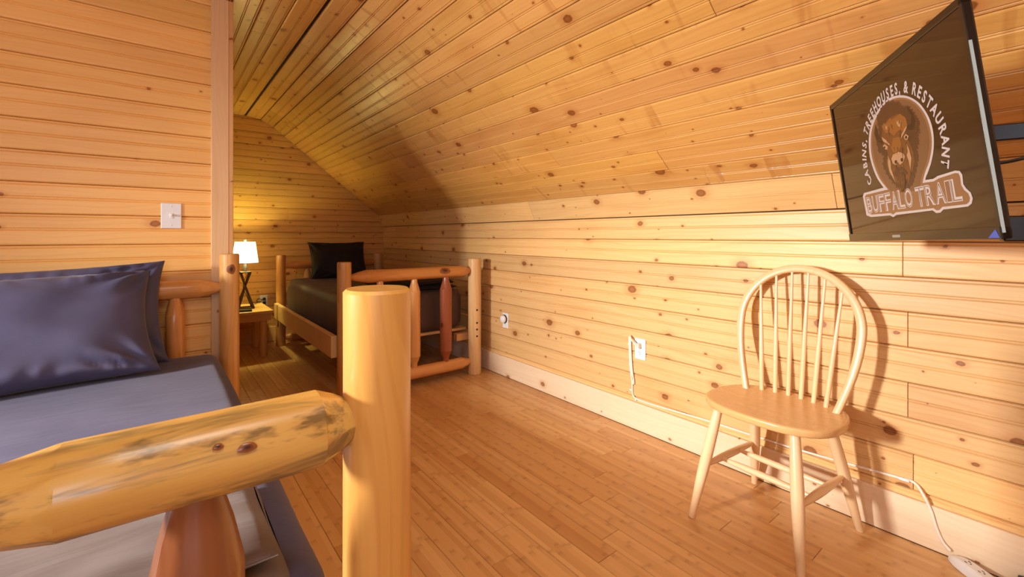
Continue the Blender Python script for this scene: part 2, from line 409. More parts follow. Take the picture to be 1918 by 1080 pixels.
# partition between the two sleeping places, with its corner trim
wp = struct('wall_partition', box_bm(XL, .286, YP+TB+.001, YP+.115, 0, 2.304), M['backing'])
PP = .1335; z0 = 1.059-PP*8
while z0 < 2.29:
    zz = max(z0, 0); hgt = min(PP, 2.304-z0) if z0 >= 0 else z0+PP
    if hgt > .02:
        add_board(wp, 'board', (-1.9, YP+TB, zz), (1, 0, 0), (0, -1, 0), .215+1.9, hgt, M['clear'], PINE_P, js=.055)
    z0 += PP
obj('board_field', box_bm(XL, -1.9, YP, YP+TB, 0, 2.30), M['clear'], wp, PINE_P)['kind'] = 'stuff'
z0 = 1.059-PP*8
while z0 < 2.29:      # far face of the partition
    zz = max(z0, 0); hgt = min(PP, 2.304-z0) if z0 >= 0 else z0+PP
    if hgt > .02: add_board(wp, 'board', (.28, YP+.102, zz), (-1, 0, 0), (0, 1, 0), .28+1.9, hgt, M['clear'], PINE_P, js=.055)
    z0 += PP
tr = struct('trim_1', box_bm(0, 2.304, 0, .0755, 0, .022, .002, 1), M['clear'], color=srgb(236, 196, 146), M=frame_M((.213, YP+.003, 0), (0, 0, 1), (0, -1, 0)))
tr.matrix_local = frame_M((.2865, YP+.003, 0), (0, 0, 1), (0, -1, 0))
tr2 = struct('trim_2', box_bm(0, 2.304, 0, .155, 0, .0195, .002, 1), M['clear'], color=srgb(220, 170, 112), M=frame_M((.287, YP+.137, 0), (0, 0, 1), (1, 0, 0)))

# baseboards
br = struct('baseboard_right', box_bm(0, YB-YF, 0, .152, 0, .016, .002, 1), M['lumber'], color=srgb(236, 210, 176), M=frame_M((XW-.001, YB, .003), (0, -1, 0), (-1, 0, 0)))
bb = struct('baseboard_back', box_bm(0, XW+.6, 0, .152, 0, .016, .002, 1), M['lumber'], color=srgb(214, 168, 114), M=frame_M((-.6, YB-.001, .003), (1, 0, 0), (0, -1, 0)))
bp_ = struct('baseboard_partition', box_bm(0, 2.1, 0, .14, 0, .014, .002, 1), M['lumber'], color=srgb(214, 168, 114), M=frame_M((.213-2.1, YP-.001, .003), (1, 0, 0), (0, -1, 0)))

# side and end walls behind the camera, with window openings
def wall_with_holes(name, axis, pos, th, u0, u1, z1, holes):
    us = sorted({u0, u1, *[h[0] for h in holes], *[h[1] for h in holes]}); zs = sorted({0, z1, *[h[2] for h in holes], *[h[3] for h in holes]}); parts = []
    for a, b in zip(us[:-1], us[1:]):
        for c, d in zip(zs[:-1], zs[1:]):
            if any(a >= h[0]-1e-6 and b <= h[1]+1e-6 and c >= h[2]-1e-6 and d <= h[3]+1e-6 for h in holes): continue
            parts.append(box_bm(pos, pos+th, a, b, c, d) if axis == 'x' else box_bm(a, b, pos, pos+th, c, d))
    return struct(name, join(parts), M['clear'], color=PINE_P)
wall_with_holes('wall_left', 'x', XL-.10, .10, YF-.1, YB+.1, 2.36, [(1.51, 1.85, 1.12, 1.60), (.38, 1.02, 1.12, 1.92)])
wall_with_holes('wall_front', 'y', YF-.10, .10, XL-.1, XW+.1, 2.36, [(-1.25, -.25, .95, 1.95)])
def win_frame(name, axis, pos, u0, u1, z0, z1):
    ps = []; t = .035
    for (a, b, c, d) in ((u0-.06, u1+.06, z0-.06, z0), (u0-.06, u1+.06, z1, z1+.06), (u0-.06, u0, z0, z1), (u1, u1+.06, z0, z1), ((u0+u1)/2-.01, (u0+u1)/2+.01, z0, z1)):
        ps.append(box_bm(pos, pos+.02, a, b, c, d) if axis == 'x' else box_bm(a, b, pos, pos+.02, c, d))
    struct(name, join(ps), M['clear'], color=srgb(226, 178, 122))
win_frame('window_1', 'x', XL, 1.51, 1.85, 1.12, 1.60); win_frame('added_window_2', 'x', XL, .38, 1.02, 1.12, 1.92); win_frame('added_window_3', 'y', YF, -1.25, -.25, .95, 1.95)  # second and third windows are unseen, added to go with the fill lamps

# ------------------------------------------------------------ logs
HONEY = srgb(228, 178, 110); PALE = srgb(232, 190, 134); RED = srgb(168, 96, 56); ORANGE = srgb(214, 140, 74)
def log(name, p0, p1, r, parent, col=HONEY, mat=None, taper0=0, taper1=0, tr=.52, facet=9, wob=.05, seed=0, rtop=None, n=28, plant=0):
    """log from p0 to p1; taper0/1 = length of the hewn tapered ends, tr = tenon radius ratio"""
    Mx, L = align(p0, p1); prof_, fc = [], []
    def ad(x, rr, f=None): prof_.append((x, rr)); fc.append(f)
    r1 = rtop or r
    if taper0:
        ad(0, r*tr); ad(plant or .012, r*tr); ad((plant or .012)+taper0*.45, r*(tr+(1-tr)*.55), facet); ad((plant or .012)+taper0*.94, r*.985, facet); xa = (plant or .012)+taper0
    else: ad(0, r-.004); ad(.004, r); xa = .004
    xb = L-((plant or .012)+taper1) if taper1 else L-.005
    m = max(3, int((xb-xa)/.05))
    for i in range(m+1):
        t = i/m; ad(xa+(xb-xa)*t, (r+(r1-r)*t))
    if taper1:
        ad(xb+taper1*.06, r1*.985, facet); ad(xb+taper1*.55, r1*(tr+(1-tr)*.55), facet); ad(L-(plant or .012), r1*tr); ad(L, r1*tr)
    else: ad(L, r1-.005)
    prof_ = [(x, max(rr, .001)) for x, rr in prof_]
    o = obj(name, lathe_x(prof_, n, wob, seed or random.uniform(0, 90), fc), mat or M['log'], parent, col, M=Mx)
    return smooth_angle(o, 24)
def plank(name, x0, x1, y0, y1, z0, z1, parent, col, mat='lumber', axis='y', bev=.003, seg=2):
    """board whose grain runs along the given axis"""
    dx, dy, dz = x1-x0, y1-y0, z1-z0
    if axis == 'y': return obj(name, box_bm(0, dy, 0, dx, 0, dz, bev, seg), M[mat], parent, col, M=frame_M((x1, y0, z0), (0, 1, 0), (0, 0, 1)))
    if axis == 'x': return obj(name, box_bm(0, dx, 0, dy, 0, dz, bev, seg), M[mat], parent, col, M=frame_M((x0, y0, z0), (1, 0, 0), (0, 0, 1)))

def mattress(name, x0, x1, y0, y1, z0, z1, mat, parent, seed, r=.07, sag=.010, base_in=.02):
    """soft box: rounded edges, wrinkled cover"""
    b = box_bm(x0, x1, y0, y1, z0, z1); bmesh.ops.bevel(b, geom=list(b.edges), offset=r, segments=6, affect='EDGES', profile=.55)
    bmesh.ops.triangulate(b, faces=[f for f in b.faces if len(f.verts) > 4])
    bmesh.ops.subdivide_edges(b, edges=[e for e in b.edges if e.calc_length() > .3], cuts=14, use_grid_fill=True)
    bmesh.ops.subdivide_edges(b, edges=[e for e in b.edges if e.calc_length() > .12], cuts=2, use_grid_fill=True)
    cx, cy = (x0+x1)/2, (y0+y1)/2
    for v in b.verts:
        p = v.co; n1 = noise.noise(Vector((p.x*3+seed, p.y*3, p.z*3))); n2 = noise.noise(Vector((p.x*4, p.y*11+seed, p.z*14)))
        d = Vector((p.x-cx, p.y-cy, 0)); side = 1-abs((p.z-z0)/(z1-z0)*2-1)
        if d.length > .01: v.co += d.normalized()*(sag*side*1.2+n1*.006+n2*.004)
        v.co.z += n1*.006*(1 if p.z > (z0+z1)/2 else .2)+n2*.002
    return smooth_angle(obj(name, b, mat, parent), 80)

def pillow_mesh(w, h, t, seed, nu=64, nv=44, flange=.0, corner=.06):
    """w along x, h along y, thickness z; pinched corners, wrinkles that run in from the corners"""
    vs, fs = [], []
    def pt(u, v, s):
        au, av = abs(u), abs(v)
        e = max(0, 1-au**2.6)**.5*max(0, 1-av**2.6)**.5
        pull = 1-.055*(1-av**2)*au**3*0-.0
        x = u*w/2*(1-.075*(1-av**2.0)*(au**2)); y = v*h/2*(1-.085*(1-au**2.0)*(av**2))
        k = au*av
        wr = noise.noise(Vector((u*2.2+seed, v*2.2, s*3)))*.016*e**.5
        for (cu, cv) in ((1, 1), (1, -1), (-1, 1), (-1, -1)):
            dx, dy = u-cu, v-cv; d = math.hypot(dx, dy); an = math.atan2(dy, dx)
            wr += math.sin(an*11+seed+cu)*.013*math.exp(-((d-.35)/.26)**2)*e**.3
        wr += math.sin(u*34+noise.noise(Vector((u*4, v*3, seed)))*6)*.004*math.exp(-((av-.84)/.13)**2)
        z = s*(t/2*e**.82)+s*wr
        return (x, y, z)
    def idx(i, j, s): return (s*(nu+1)*(nv+1))+i*(nv+1)+j
    for s in (1, -1):
        for i in range(nu+1):
            for j in range(nv+1):
                u = math.sin((i/nu-.5)*PI)*.35+(i/nu*2-1)*.65; v = math.sin((j/nv-.5)*PI)*.35+(j/nv*2-1)*.65
                vs.append(pt(u, v, s))
    for i in range(nu):
        for j in range(nv):
            fs.append((idx(i, j, 0), idx(i+1, j, 0), idx(i+1, j+1, 0), idx(i, j+1, 0)))
            fs.append((idx(i, j, 1), idx(i, j+1, 1), idx(i+1, j+1, 1), idx(i+1, j, 1)))
    b = bmesh.new(); bvs = [b.verts.new(v) for v in vs]
    for f in fs: b.faces.new([bvs[k] for k in f])
    bmesh.ops.remove_doubles(b, verts=b.verts, dist=.0004)
    for f in b.faces: f.smooth = True
    bmesh.ops.recalc_face_normals(b, faces=b.faces)
    return b

# ============================================================ near bed
nb = empty('log_bed', (0, 0, 0)); tag(nb, 'near log bed with grey-blue sheet, its thick footpost right in front of the camera', 'bed', 'log beds')
xr, xl, yf, yh = .279, -.74, .706, 2.66
log('post', (xr, yf, 0), (xr, yf, 1.015), .0535, nb, srgb(214, 160, 84), seed=3, wob=.035, n=48)
log('post', (xr+.005, yh, 0), (xr+.005, yh, 1.008), .0435, nb, srgb(222, 166, 94), seed=11, wob=.04, n=40)
log('post', (xl, yf, 0), (xl, yf, 1.0), .053, nb, HONEY, seed=5)
log('post', (xl, yh, 0), (xl, yh, 1.0), .046, nb, HONEY, seed=6)
log('post', (-.225, yf, 0), (-.225, yf, 1.0), .05, nb, HONEY, seed=8)
# foot rail: short thick section between the posts
log('foot_rail', (-.192, yf, .815), (xr-.032, yf, .813), .0525, nb, srgb(212, 168, 88), M['logstain'], .095, .048, .56, 10, .07, 21, n=40)['label'] = 'thick short log rail with grey-green bark stains'
log('foot_rail', (-.71, yf, .815), (-.275, yf, .815), .050, nb, HONEY, None, .06, .06, .6, 10, .05, 22)
log('foot_rail', (-.215, yf, .27), (xr-.04, yf, .27), .048, nb, HONEY, None, .06, .06, .6, 10, .05, 23)
log('foot_rail', (-.71, yf, .27), (-.275, yf, .27), .048, nb, HONEY, None, .06, .06, .6, 10, .05, 24)
log('spindle', (.040, yf, .285), (.040, yf, .785), .053, nb, srgb(132, 78, 46), None, .09, .105, .52, 12, .06, 31, n=36)['label'] = 'reddish hewn log spindle under the rail'
log('spindle', (-.49, yf, .285), (-.49, yf, .785), .05, nb, ORANGE, None, .09, .10, .5, 12, .06, 32)
log('head_rail', (xl+.035, yh, .846), (xr-.028, yh, .842), .043, nb, srgb(222, 160, 92), None, .075, .075, .5, 9, .05, 41, n=32)
log('head_rail', (xl+.035, yh, .27), (xr-.028, yh, .27), .043, nb, HONEY, None, .075, .075, .5, 9, .05, 42)
for i, xx in enumerate((.064, -.23, -.52)):
    log('spindle', (xx, yh, .29), (xx, yh, .822), .0385, nb, srgb(208, 142, 78), None, .08, .085, .5, 8, .05, 50+i)
plank('side_rail', .215, .253, yf+.04, yh-.03, .20, .335, nb, PALE); plank('side_rail', xl-.02, xl+.02, yf+.04, yh-.03, .20, .335, nb, PALE)
for i in range(6): plank('slat', xl+.02, .215, 1.0+i*.28, 1.09+i*.28, .285, .305, nb, PALE, axis='x')
mt = mattress('mattress', xl+.045, .232, .79, 2.60, .306, .545, M['sheet'], None, 3, .065)
mt.parent = nb; tag(mt, 'mattress in a smooth grey-blue fitted sheet')
# pillows
def lay(name, w, h, t, seed, M4, mat, label, cat='pillow', group=None):
    o = obj(name, pillow_mesh(w, h, t, seed), mat, M=M4); tag(o, label, cat, group); return o
def lean(cx, cy, cz, rx, rz=0, ry=0):
    return Matrix.Translation((cx, cy, cz)) @ Matrix.Rotation(rz, 4, 'Z') @ Matrix.Rotation(rx, 4, 'X') @ Matrix.Rotation(ry, 4, 'Z')
lay('pillow', .86, .46, .16, 2.0, lean(-.395, 2.545, .752, math.radians(74), math.radians(2), math.radians(1.5)), M['sheet'], 'grey-blue pillow standing behind the front one against the headboard', group='grey-blue pillows on the near bed')
lay('pillow', .88, .46, .20, 5.3, lean(-.445, 2.375, .742, math.radians(57), math.radians(4), math.radians(2)), M['sheet'], 'large wrinkled grey-blue pillow leaning in front of the other', group='grey-blue pillows on the near bed')
# folded comforter across the foot of the bed
def fold_sheet(x0, x1, y0, y1, z, th, seed, nx=70, ny=40, droop=0):
    vs, fs = [], []
    pr_ = []
    for j in range(ny+1): pr_.append(j/ny)
    ring = []
    for i in range(nx+1):
        u = i/nx; x = x0+(x1-x0)*u
        row = []
        for s in (0, 1):
            for j in range(ny+1):
                v = j/ny if s == 0 else 1-j/ny
                y = y0+(y1-y0)*v; e = (max(0, 1-abs(2*v-1)**7))**.5*(max(0, 1-abs(2*u-1)**16))**.5
                n_ = noise.noise(Vector((x*4+seed, y*4, s*2)))*.012+noise.noise(Vector((x*9, y*16+seed, s*2)))*.005
                zz = z+th/2+(th/2*e if s == 0 else -th/2*e*.9)+n_*e*(1 if s == 0 else .1)
                yy = y+noise.noise(Vector((x*3+seed, s, v)))*.012*(1 if v in (0, 1) else .6)
                row.append((x+noise.noise(Vector((y*5+seed, u, 4)))*.010*abs(2*u-1), yy, zz))
        ring.append(row)
    m = len(ring[0])
    for r_ in ring: vs += r_
    for i in range(nx):
        for k in range(m): fs.append((i*m+k, i*m+(k+1) % m, (i+1)*m+(k+1) % m, (i+1)*m+k))
    fs.append(tuple(range(m))); fs.append(tuple(nx*m+k for k in range(m))[::-1])
    return vs, fs
cf = empty('folded_comforter', (-.25, 1.0, .55)); tag(cf, 'taupe comforter folded across the foot of the near bed', 'comforter')
def rel(o, par): o.parent = par; o.location = Vector(o.location)-Vector(par.location); return o
for nm, a in (('lower_fold', (-.70, .165, .775, 1.13, .545, .035, 4)), ('upper_fold', (-.68, .150, .790, 1.075, .578, .036, 9))):
    o = obj(nm, fold_sheet(*a), M['comforter']); smooth_angle(o, 60); rel(o, cf)

# ============================================================ far bed
fb = empty('log_bed', (0, 0, 0)); tag(fb, 'far log bed with dark brown sheets in the corner under the sloped ceiling', 'bed', 'log beds')
fx0, fx1, fy, hy = .962, 1.985, 3.0, 4.96
log('post', (fx0, fy, 0), (fx0, fy, .925), .045, fb, srgb(198, 140, 72), seed=61, wob=.03, facet=None)
p_ = log('post', (fx1, fy, 0), (fx1, fy, .918), .052, fb, srgb(232, 190, 132), seed=62, wob=.03)
p_['label'] = 'pale post with drilled bolt holes'
log('post', (fx0+.005, hy, 0), (fx0+.005, hy, .905), .044, fb, srgb(212, 150, 84), seed=63)
log('post', (1.965, hy, 0), (1.965, hy, .90), .050, fb, srgb(196, 146, 92), seed=64)
for zz in (.513, .412, .36, .307):
    h_ = obj('bolt_hole', lathe_x([(0, .0075), (.004, .0075), (.0045, .006)], 12), M['slot'], p_)
    h_.matrix_local = MREG[p_.name].inverted() @ align((fx1-.010, fy-.0485, zz), (fx1-.0105, fy-.056, zz))[0]
log('foot_rail', (fx0+.035, fy, .822), (fx1-.04, fy, .822), .0435, fb, srgb(196, 130, 64), None, .10, .055, .45, 9, .05, 71, n=32)
log('foot_rail', (fx0+.035, fy, .106), (fx1-.04, fy, .106), .044, fb, srgb(222, 158, 92), None, .07, .07, .5, 9, .04, 72, n=32)
for xx, c_, sd in ((1.205, srgb(214, 152, 88), 81), (1.462, srgb(220, 158, 92), 82), (1.724, srgb(156, 84, 50), 83)):
    o = log('spindle', (xx, fy, .130), (xx, fy, .806), .046 if sd == 83 else .044, fb, c_, None, .05, .065, .52, 8, .03, sd, plant=.045)
    if sd == 83: o['label'] = 'dark red-brown hewn spindle'
log('head_rail', (fx0+.035, hy, .80), (1.93, hy, .80), .042, fb, srgb(190, 122, 64), None, .10, .10, .5, 8, .05, 73)
log('head_rail', (fx0+.035, hy, .20), (1.93, hy, .20), .042, fb, srgb(190, 122, 64), None, .10, .10, .5, 8, .05, 74)
for xx, sd in ((1.215, 91), (1.46, 92), (1.71, 93)): log('spindle', (xx, hy, .22), (xx, hy, .775), .038, fb, srgb(214, 156, 88), None, .07, .08, .5, 8, .04, sd)
plank('side_rail', .895, .932, 3.055, 4.90, .292, .437, fb, srgb(226, 184, 122)); plank('side_rail', 2.02, 2.055, 3.06, 4.90, .292, .437, fb, srgb(226, 184, 122))
plank('cleat', .932, .965, 3.10, 4.85, .292, .330, fb, PALE); plank('cleat', 1.985, 2.02, 3.10, 4.85, .292, .330, fb, PALE)
for i in range(8): plank('slat', .968, 1.982, 3.12+i*.24, 3.21+i*.24, .332, .352, fb, srgb(224, 176, 118), axis='x')
plank('support_block', 1.86, 1.985, 3.065, 3.115, .262, .318, fb, srgb(224, 176, 118), axis='x')
hk = obj('bracket', join([box_bm(.926, .931, 4.875, 4.905, .20, .30), box_bm(.921, .928, 4.883, 4.897, .215, .228)]), M['steel'], fb)
mt2 = mattress('mattress', 1.0, 1.935, 3.10, 4.88, .354, .672, M['brown'], None, 8, .075, .014); mt2.parent = fb; tag(mt2, 'mattress in a dark brown fitted sheet')
lay('pillow', .56, .40, .17, 8.1, lean(1.46, 4.735, .845, math.radians(70), math.radians(-3)), M['dark'], 'black-brown pillow leaning on the headboard of the far bed')
cf2 = empty('folded_comforter', (1.55, 3.30, .69)); tag(cf2, 'dark brown comforter folded at the foot of the far bed', 'comforter')
for nm, a in (('lower_fold', (1.25, 1.90, 3.13, 3.50, .672, .040, 14)), ('upper_fold', (1.27, 1.885, 3.14, 3.48, .708, .040, 19))):
    o = obj(nm, fold_sheet(*a, nx=36, ny=20), M['dark']); smooth_angle(o, 60); rel(o, cf2)
# log lying on the floor against the back wall under the bed
o = log('floor_log', (1.03, 5.11, .115), (1.62, 5.11, .115), .045, None, srgb(176, 112, 60), None, .05, .05, .6, 8); tag(o, 'spare log rail lying by the back wall behind the far bed', 'log')
o.location.z = .046

# big knots showing on some of the logs
def knotmat():
    s = NT('log_knot'); tc = s.n('ShaderNodeTexCoord'); P = tc.outputs['Generated']
    d = s.n('ShaderNodeVectorMath', operation='LENGTH'); s.l(s.vmul(s.vadd(P, (-.5, -.5, 0)), (2, 2, 0)), d.inputs[0])
    r = s.math('ADD', d.outputs['Value'], s.math('MULTIPLY', s.math('SUBTRACT', s.noise(P, 6, 3), .5), .22))
    rings = s.math('SINE', s.math('MULTIPLY', r, 26))
    c = s.mix(s.ramp(r, .1, .85), rgba(58, 30, 20), rgba(150, 88, 48)); c = s.mix(s.math('MULTIPLY', s.ramp(rings, 0, 1), .35), c, rgba(92, 50, 30))
    s.l(c, s.b.inputs['Base Color']); s.b.inputs['Roughness'].default_value = .3; return s.m
KM = knotmat()
def knot(par, p0, p1, t, r, face, hl, hw):
    a0, a1 = Vector(p0), Vector(p1); ax = (a1-a0).normalized(); f = Vector(face); f = (f-ax*f.dot(ax)).normalized(); sd = ax.cross(f); c = a0.lerp(a1, t)
    org = c+f*r; vs, fs = [], []; n, m = 24, 5
    for k in range(m+1):
        q = k/m
        for i in range(n):
            a = 2*PI*i/n; u = math.cos(a)*hl*q*(1+.1*math.sin(3*a)); v = math.sin(a)*hw*q; th = v/r
            P_ = c+ax*u+(f*math.cos(th)+sd*math.sin(th))*(r*1.0+.0016*(1-q**3)+.0002)-org
            vs.append((P_.dot(ax), P_.dot(sd), P_.dot(f)))
    for k in range(m):
        for i in range(n): fs.append((k*n+i, (k+1)*n+i, (k+1)*n+(i+1) % n, k*n+(i+1) % n))
    Mx = Matrix(((ax.x, sd.x, f.x, org.x), (ax.y, sd.y, f.y, org.y), (ax.z, sd.z, f.z, org.z), (0, 0, 0, 1)))
    o = obj('knot', (vs, fs), KM, None, smooth=True, M=Mx); fix_normals(o); o.parent = par; return o
cmd = Vector((0, 0, EYE))
knot(nb, (xr+.005, yh, 0), (xr+.005, yh, 1.008), .925, .0442, (.05, -1, 0), .024, .020)
knot(fb, (fx0+.035, fy, .822), (fx1-.04, fy, .822), .735, .0442, (-.3, -1, .35), .045, .026)
knot(fb, (fx0, fy, 0), (fx0, fy, .925), .295, .0455, (.0, -1, 0), .030, .020)
knot(nb, (-.192, yf, .815), (xr-.032, yf, .813), .64, .0535, (-.1, -1, .35), .011, .006)
knot(nb, (-.192, yf, .815), (xr-.032, yf, .813), .57, .0535, (-.1, -1, .55), .006, .004)

# ============================================================ night stand, lamp, remote
ns = empty('nightstand', (.60, 4.85, 0)); tag(ns, 'small rustic log-legged nightstand by the back wall with the lamp on it', 'nightstand')
def P3(o, par): o.parent = par; o.matrix_local = Matrix.Translation(-Vector(par.location)) @ MREG[o.name]; return o
for i in range(3): P3(plank('top_board', .36, .826, 4.545+i*.195, 4.738+i*.195, .398, .422, None, srgb(224, 176, 106), 'lumber', 'x', .004), ns)
P3(plank('apron', .385, .815, 4.565, 4.59, .330, .397, None, srgb(206, 150, 86), 'lumber', 'x'), ns)
P3(plank('apron', .385, .815, 5.09, 5.115, .330, .397, None, srgb(206, 150, 86), 'lumber', 'x'), ns)
P3(plank('apron', .79, .815, 4.59, 5.09, .330, .397, None, srgb(206, 150, 86), 'lumber', 'y'), ns)
P3(plank('apron', .385, .41, 4.59, 5.09, .330, .397, None, srgb(206, 150, 86), 'lumber', 'y'), ns)
for (xx, yy) in ((.755, 4.625), (.755, 5.03), (.43, 4.625), (.43, 5.03)): P3(log('leg', (xx, yy, 0), (xx, yy, .397), .032, None, srgb(214, 158, 88), seed=xx*40+yy), ns)

lx, ly, lz = .640, 4.83, .422
lp = empty('table_lamp', (lx, ly, lz)); tag(lp, 'lit table lamp with white shade and crossed dark wood legs', 'lamp')
def bar(name, p0, p1, s, par, mat):
    Mx, L = align(p0, p1); return obj(name, box_bm(0, L, -s, s, -s, s, .001, 1), mat, par, M=Mx)
for (a, b) in ((1, 1), (1, -1), (-1, 1), (-1, -1)):
    bar('leg', (a*.062, b*.062, .004), (-a*.038, -b*.038, .335), .0082, lp, M['darkwood'])
obj('top_plate', box_bm(-.045, .045, -.045, .045, .332, .343, .002, 1), M['darkwood'], lp)
obj('base_plate', join([box_bm(-.068, .068, -.068, -.056, 0, .010), box_bm(-.068, .068, .056, .068, 0, .010), box_bm(-.068, -.056, -.068, .068, 0, .010), box_bm(.056, .068, -.068, .068, 0, .010)]), M['darkwood'], lp)
obj('stem', lathe_x([(.335, .012), (.36, .010), (.385, .016), (.40, .012), (.43, .012), (.47, .014), (.52, .004), (.628, .004)], 14), M['glass'], lp, M=Matrix.Rotation(-PI/2, 4, 'Y'), smooth=True)
def lampmat():
    s = NT('lit_lamp_shade'); s.b.inputs['Base Color'].default_value = (.95, .93, .86, 1); s.b.inputs['Roughness'].default_value = .8
    tr_ = s.n('ShaderNodeBsdfTranslucent'); tr_.inputs[0].default_value = (1, .95, .82, 1); mx = s.n('ShaderNodeMixShader'); mx.inputs[0].default_value = .72
    s.l(s.b.outputs[0], mx.inputs[1]); s.l(tr_.outputs[0], mx.inputs[2]); s.l(mx.outputs[0], s.out.inputs[0])
    s.b.inputs['Emission Color'].default_value = (1, .98, .95, 1); s.b.inputs['Emission Strength'].default_value = 2.2
    return s.m
def shade():
    b = bmesh.new(); n = 40; rs = []
    for (z, r) in ((.425, .1085), (.46, .104), (.54, .0935), (.618, .0835), (.618, .0815), (.54, .0915), (.46, .102), (.425, .1065)):
        rs.append([b.verts.new((r*math.cos(2*PI*k/n), r*math.sin(2*PI*k/n), z)) for k in range(n)])
    for i in range(len(rs)):
        a, c = rs[i], rs[(i+1) % len(rs)]
        for k in range(n): b.faces.new((a[k], a[(k+1) % n], c[(k+1) % n], c[k]))
    bmesh.ops.recalc_face_normals(b, faces=b.faces); return b
obj('shade', shade(), lampmat(), lp, smooth=True)
obj('finial', lathe_x([(.615, .003), (.625, .008), (.636, .011), (.648, .006), (.655, .002)], 12), M['glass'], lp, M=Matrix.Rotation(-PI/2, 4, 'Y'), smooth=True)
obj('spider', join([box_bm(-.082, .082, -.0015, .0015, .612, .615), box_bm(-.0015, .0015, -.082, .082, .612, .615)]), M['steel'], lp)
bulb = obj('bulb', lathe_x([(.470, .012), (.49, .018), (.52, .029), (.545, .030), (.565, .022), (.575, .006)], 16), plain('lit_bulb', (255, 240, 210), .4, emit=(1, .90, .62), estr=9), lp, M=Matrix.Rotation(-PI/2, 4, 'Y'), smooth=True)
pl = bpy.data.lights.new('bulb_light', 'POINT'); pl.energy = 66; pl.color = (1, .94, .30); pl.shadow_soft_size = .035
po = bpy.data.objects.new('bulb_light', pl); COL.objects.link(po); po.parent = lp; po.location = (0, 0, .555)
obj('power_cord', tube_bm(smooth_path([(.0, .0, .34), (.012, .03, .30), (-.01, .05, .2), (.03, .06, .08), (.06, .09, .012), (.12, .2, .01), (.19, .33, .02), (.205, .352, .03), (.213, .3655, .04)]), .0028, 6), M['black'], lp, smooth=True)

rm = empty('remote_control', (.58, 4.62, .422), math.radians(-8)); tag(rm, 'black remote control lying on the nightstand', 'remote')
obj('body', box_bm(-.085, .085, -.022, .022, .0005, .018, .005, 3), M['black'], rm)
for i in range(7):
    for j in range(3): obj('button', box_bm(-.07+i*.021, -.058+i*.021, -.015+j*.011, -.008+j*.011, .0175, .0205, .001, 1), M['graybtn'], rm)

# ============================================================ electrical bits on the walls
def wallM(p, nrm): return frame_M(p, Vector((0, 0, 1)).cross(Vector(nrm)), nrm)   # local x right, y up, z out of the wall
def plate(name, p, nrm, label, cat, w_=.072, h_=.117):
    e = obj(name, box_bm(-w_/2, w_/2, -h_/2, h_/2, 0, .006, .003, 2), M['white'], M=wallM(p, nrm)); tag(e, label, cat); return e
sw = plate('light_switch', (.0515, YP-.0005, 1.195), (0, -1, 0), 'white light switch on the partition above the near bed', 'switch', .080, .122)
obj('toggle', join([box_bm(-.006, .006, -.012, .012, .006, .009, .001, 1), box_bm(-.004, .004, -.002, .008, .008, .021, .001, 1)]), M['white'], sw)
for s_ in (-1, 1): obj('screw', lathe_x([(0, .003), (.0015, .003), (.002, .002)], 10), M['ivory'], sw, M=Matrix.Translation((0, s_*.045, .0055)) @ Matrix.Rotation(-PI/2, 4, 'Y'))
def duplex(o, tops=(0, 1)):
    for s_ in (-1, 1):
        obj('receptacle', lathe_x([(0, .0165), (.002, .0165), (.003, .015)], 20), M['white'], o, M=Matrix.Translation((0, s_*.0205, .005)) @ Matrix.Rotation(-PI/2, 4, 'Y'))
        for sx in (-.0062, .0062): obj('slot', box_bm(sx-.0011, sx+.0011, s_*.0205-.001, s_*.0205+.007, .0078, .0084), M['slot'], o)
        obj('slot', lathe_x([(0, .0022), (.0006, .0022)], 8), M['slot'], o, M=Matrix.Translation((0, s_*.0205-.0075, .0078)) @ Matrix.Rotation(-PI/2, 4, 'Y'))
o1 = plate('wall_outlet', (XW-.0005, 2.790, .436), (-1, 0, 0), 'white outlet low on the right wall beside the far bed, round device plugged in', 'outlet')
duplex(o1)
fr = empty('night_light', (XW-.0005, 2.80, .447)); fr.matrix_world = wallM((XW-.001, 2.798, .447), (-1, 0, 0)); tag(fr, 'round white device plugged into the outlet beside the far bed', 'night light')
obj('body', lathe_x([(.009, .020), (.012, .028), (.020, .031), (.032, .028), (.038, .018), (.040, .004)], 28), M['white'], fr, M=Matrix.Rotation(-PI/2, 4, 'Y'), smooth=True)
obj('ring', lathe_x([(.0085, .026), (.0085, .034), (.013, .034), (.0135, .026)], 28), M['slot'], fr, M=Matrix.Rotation(-PI/2, 4, 'Y'))  # dark ring stands in for the shadow arc round the device
o2 = plate('wall_outlet', (XW-.0005, 1.541, .460), (-1, 0, 0), 'white outlet on the right wall with ivory extension plug in it', 'outlet')
duplex(o2)
o3 = plate('wall_outlet', (.857, YB-.0005, .430), (0, -1, 0), 'white outlet on the back wall behind the nightstand with two black plugs', 'outlet')
duplex(o3)
for s_ in (-1, 1):
    q = obj('plug', box_bm(-.013, .013, -.012+s_*.0205, .012+s_*.0205, .009, .036, .004, 2), M['black'], M=wallM((.857, YB-.0005, .430), (0, -1, 0)))
    tag(q, ('lower' if s_ < 0 else 'upper')+' black plug in the outlet behind the nightstand', 'plug')
cb = obj('cord', tube_bm(smooth_path([(.857, YB-.035, .452), (.83, YB-.06, .45), (.80, YB-.05, .46), (.79, YB-.03, .43), (.83, YB-.05, .425), (.75, YB-.08, .428), (.70, YB-.12, .428)]), .003, 6), M['black'], smooth=True)
tag(cb, 'thin black cord looped from the outlet onto the nightstand', 'cord')

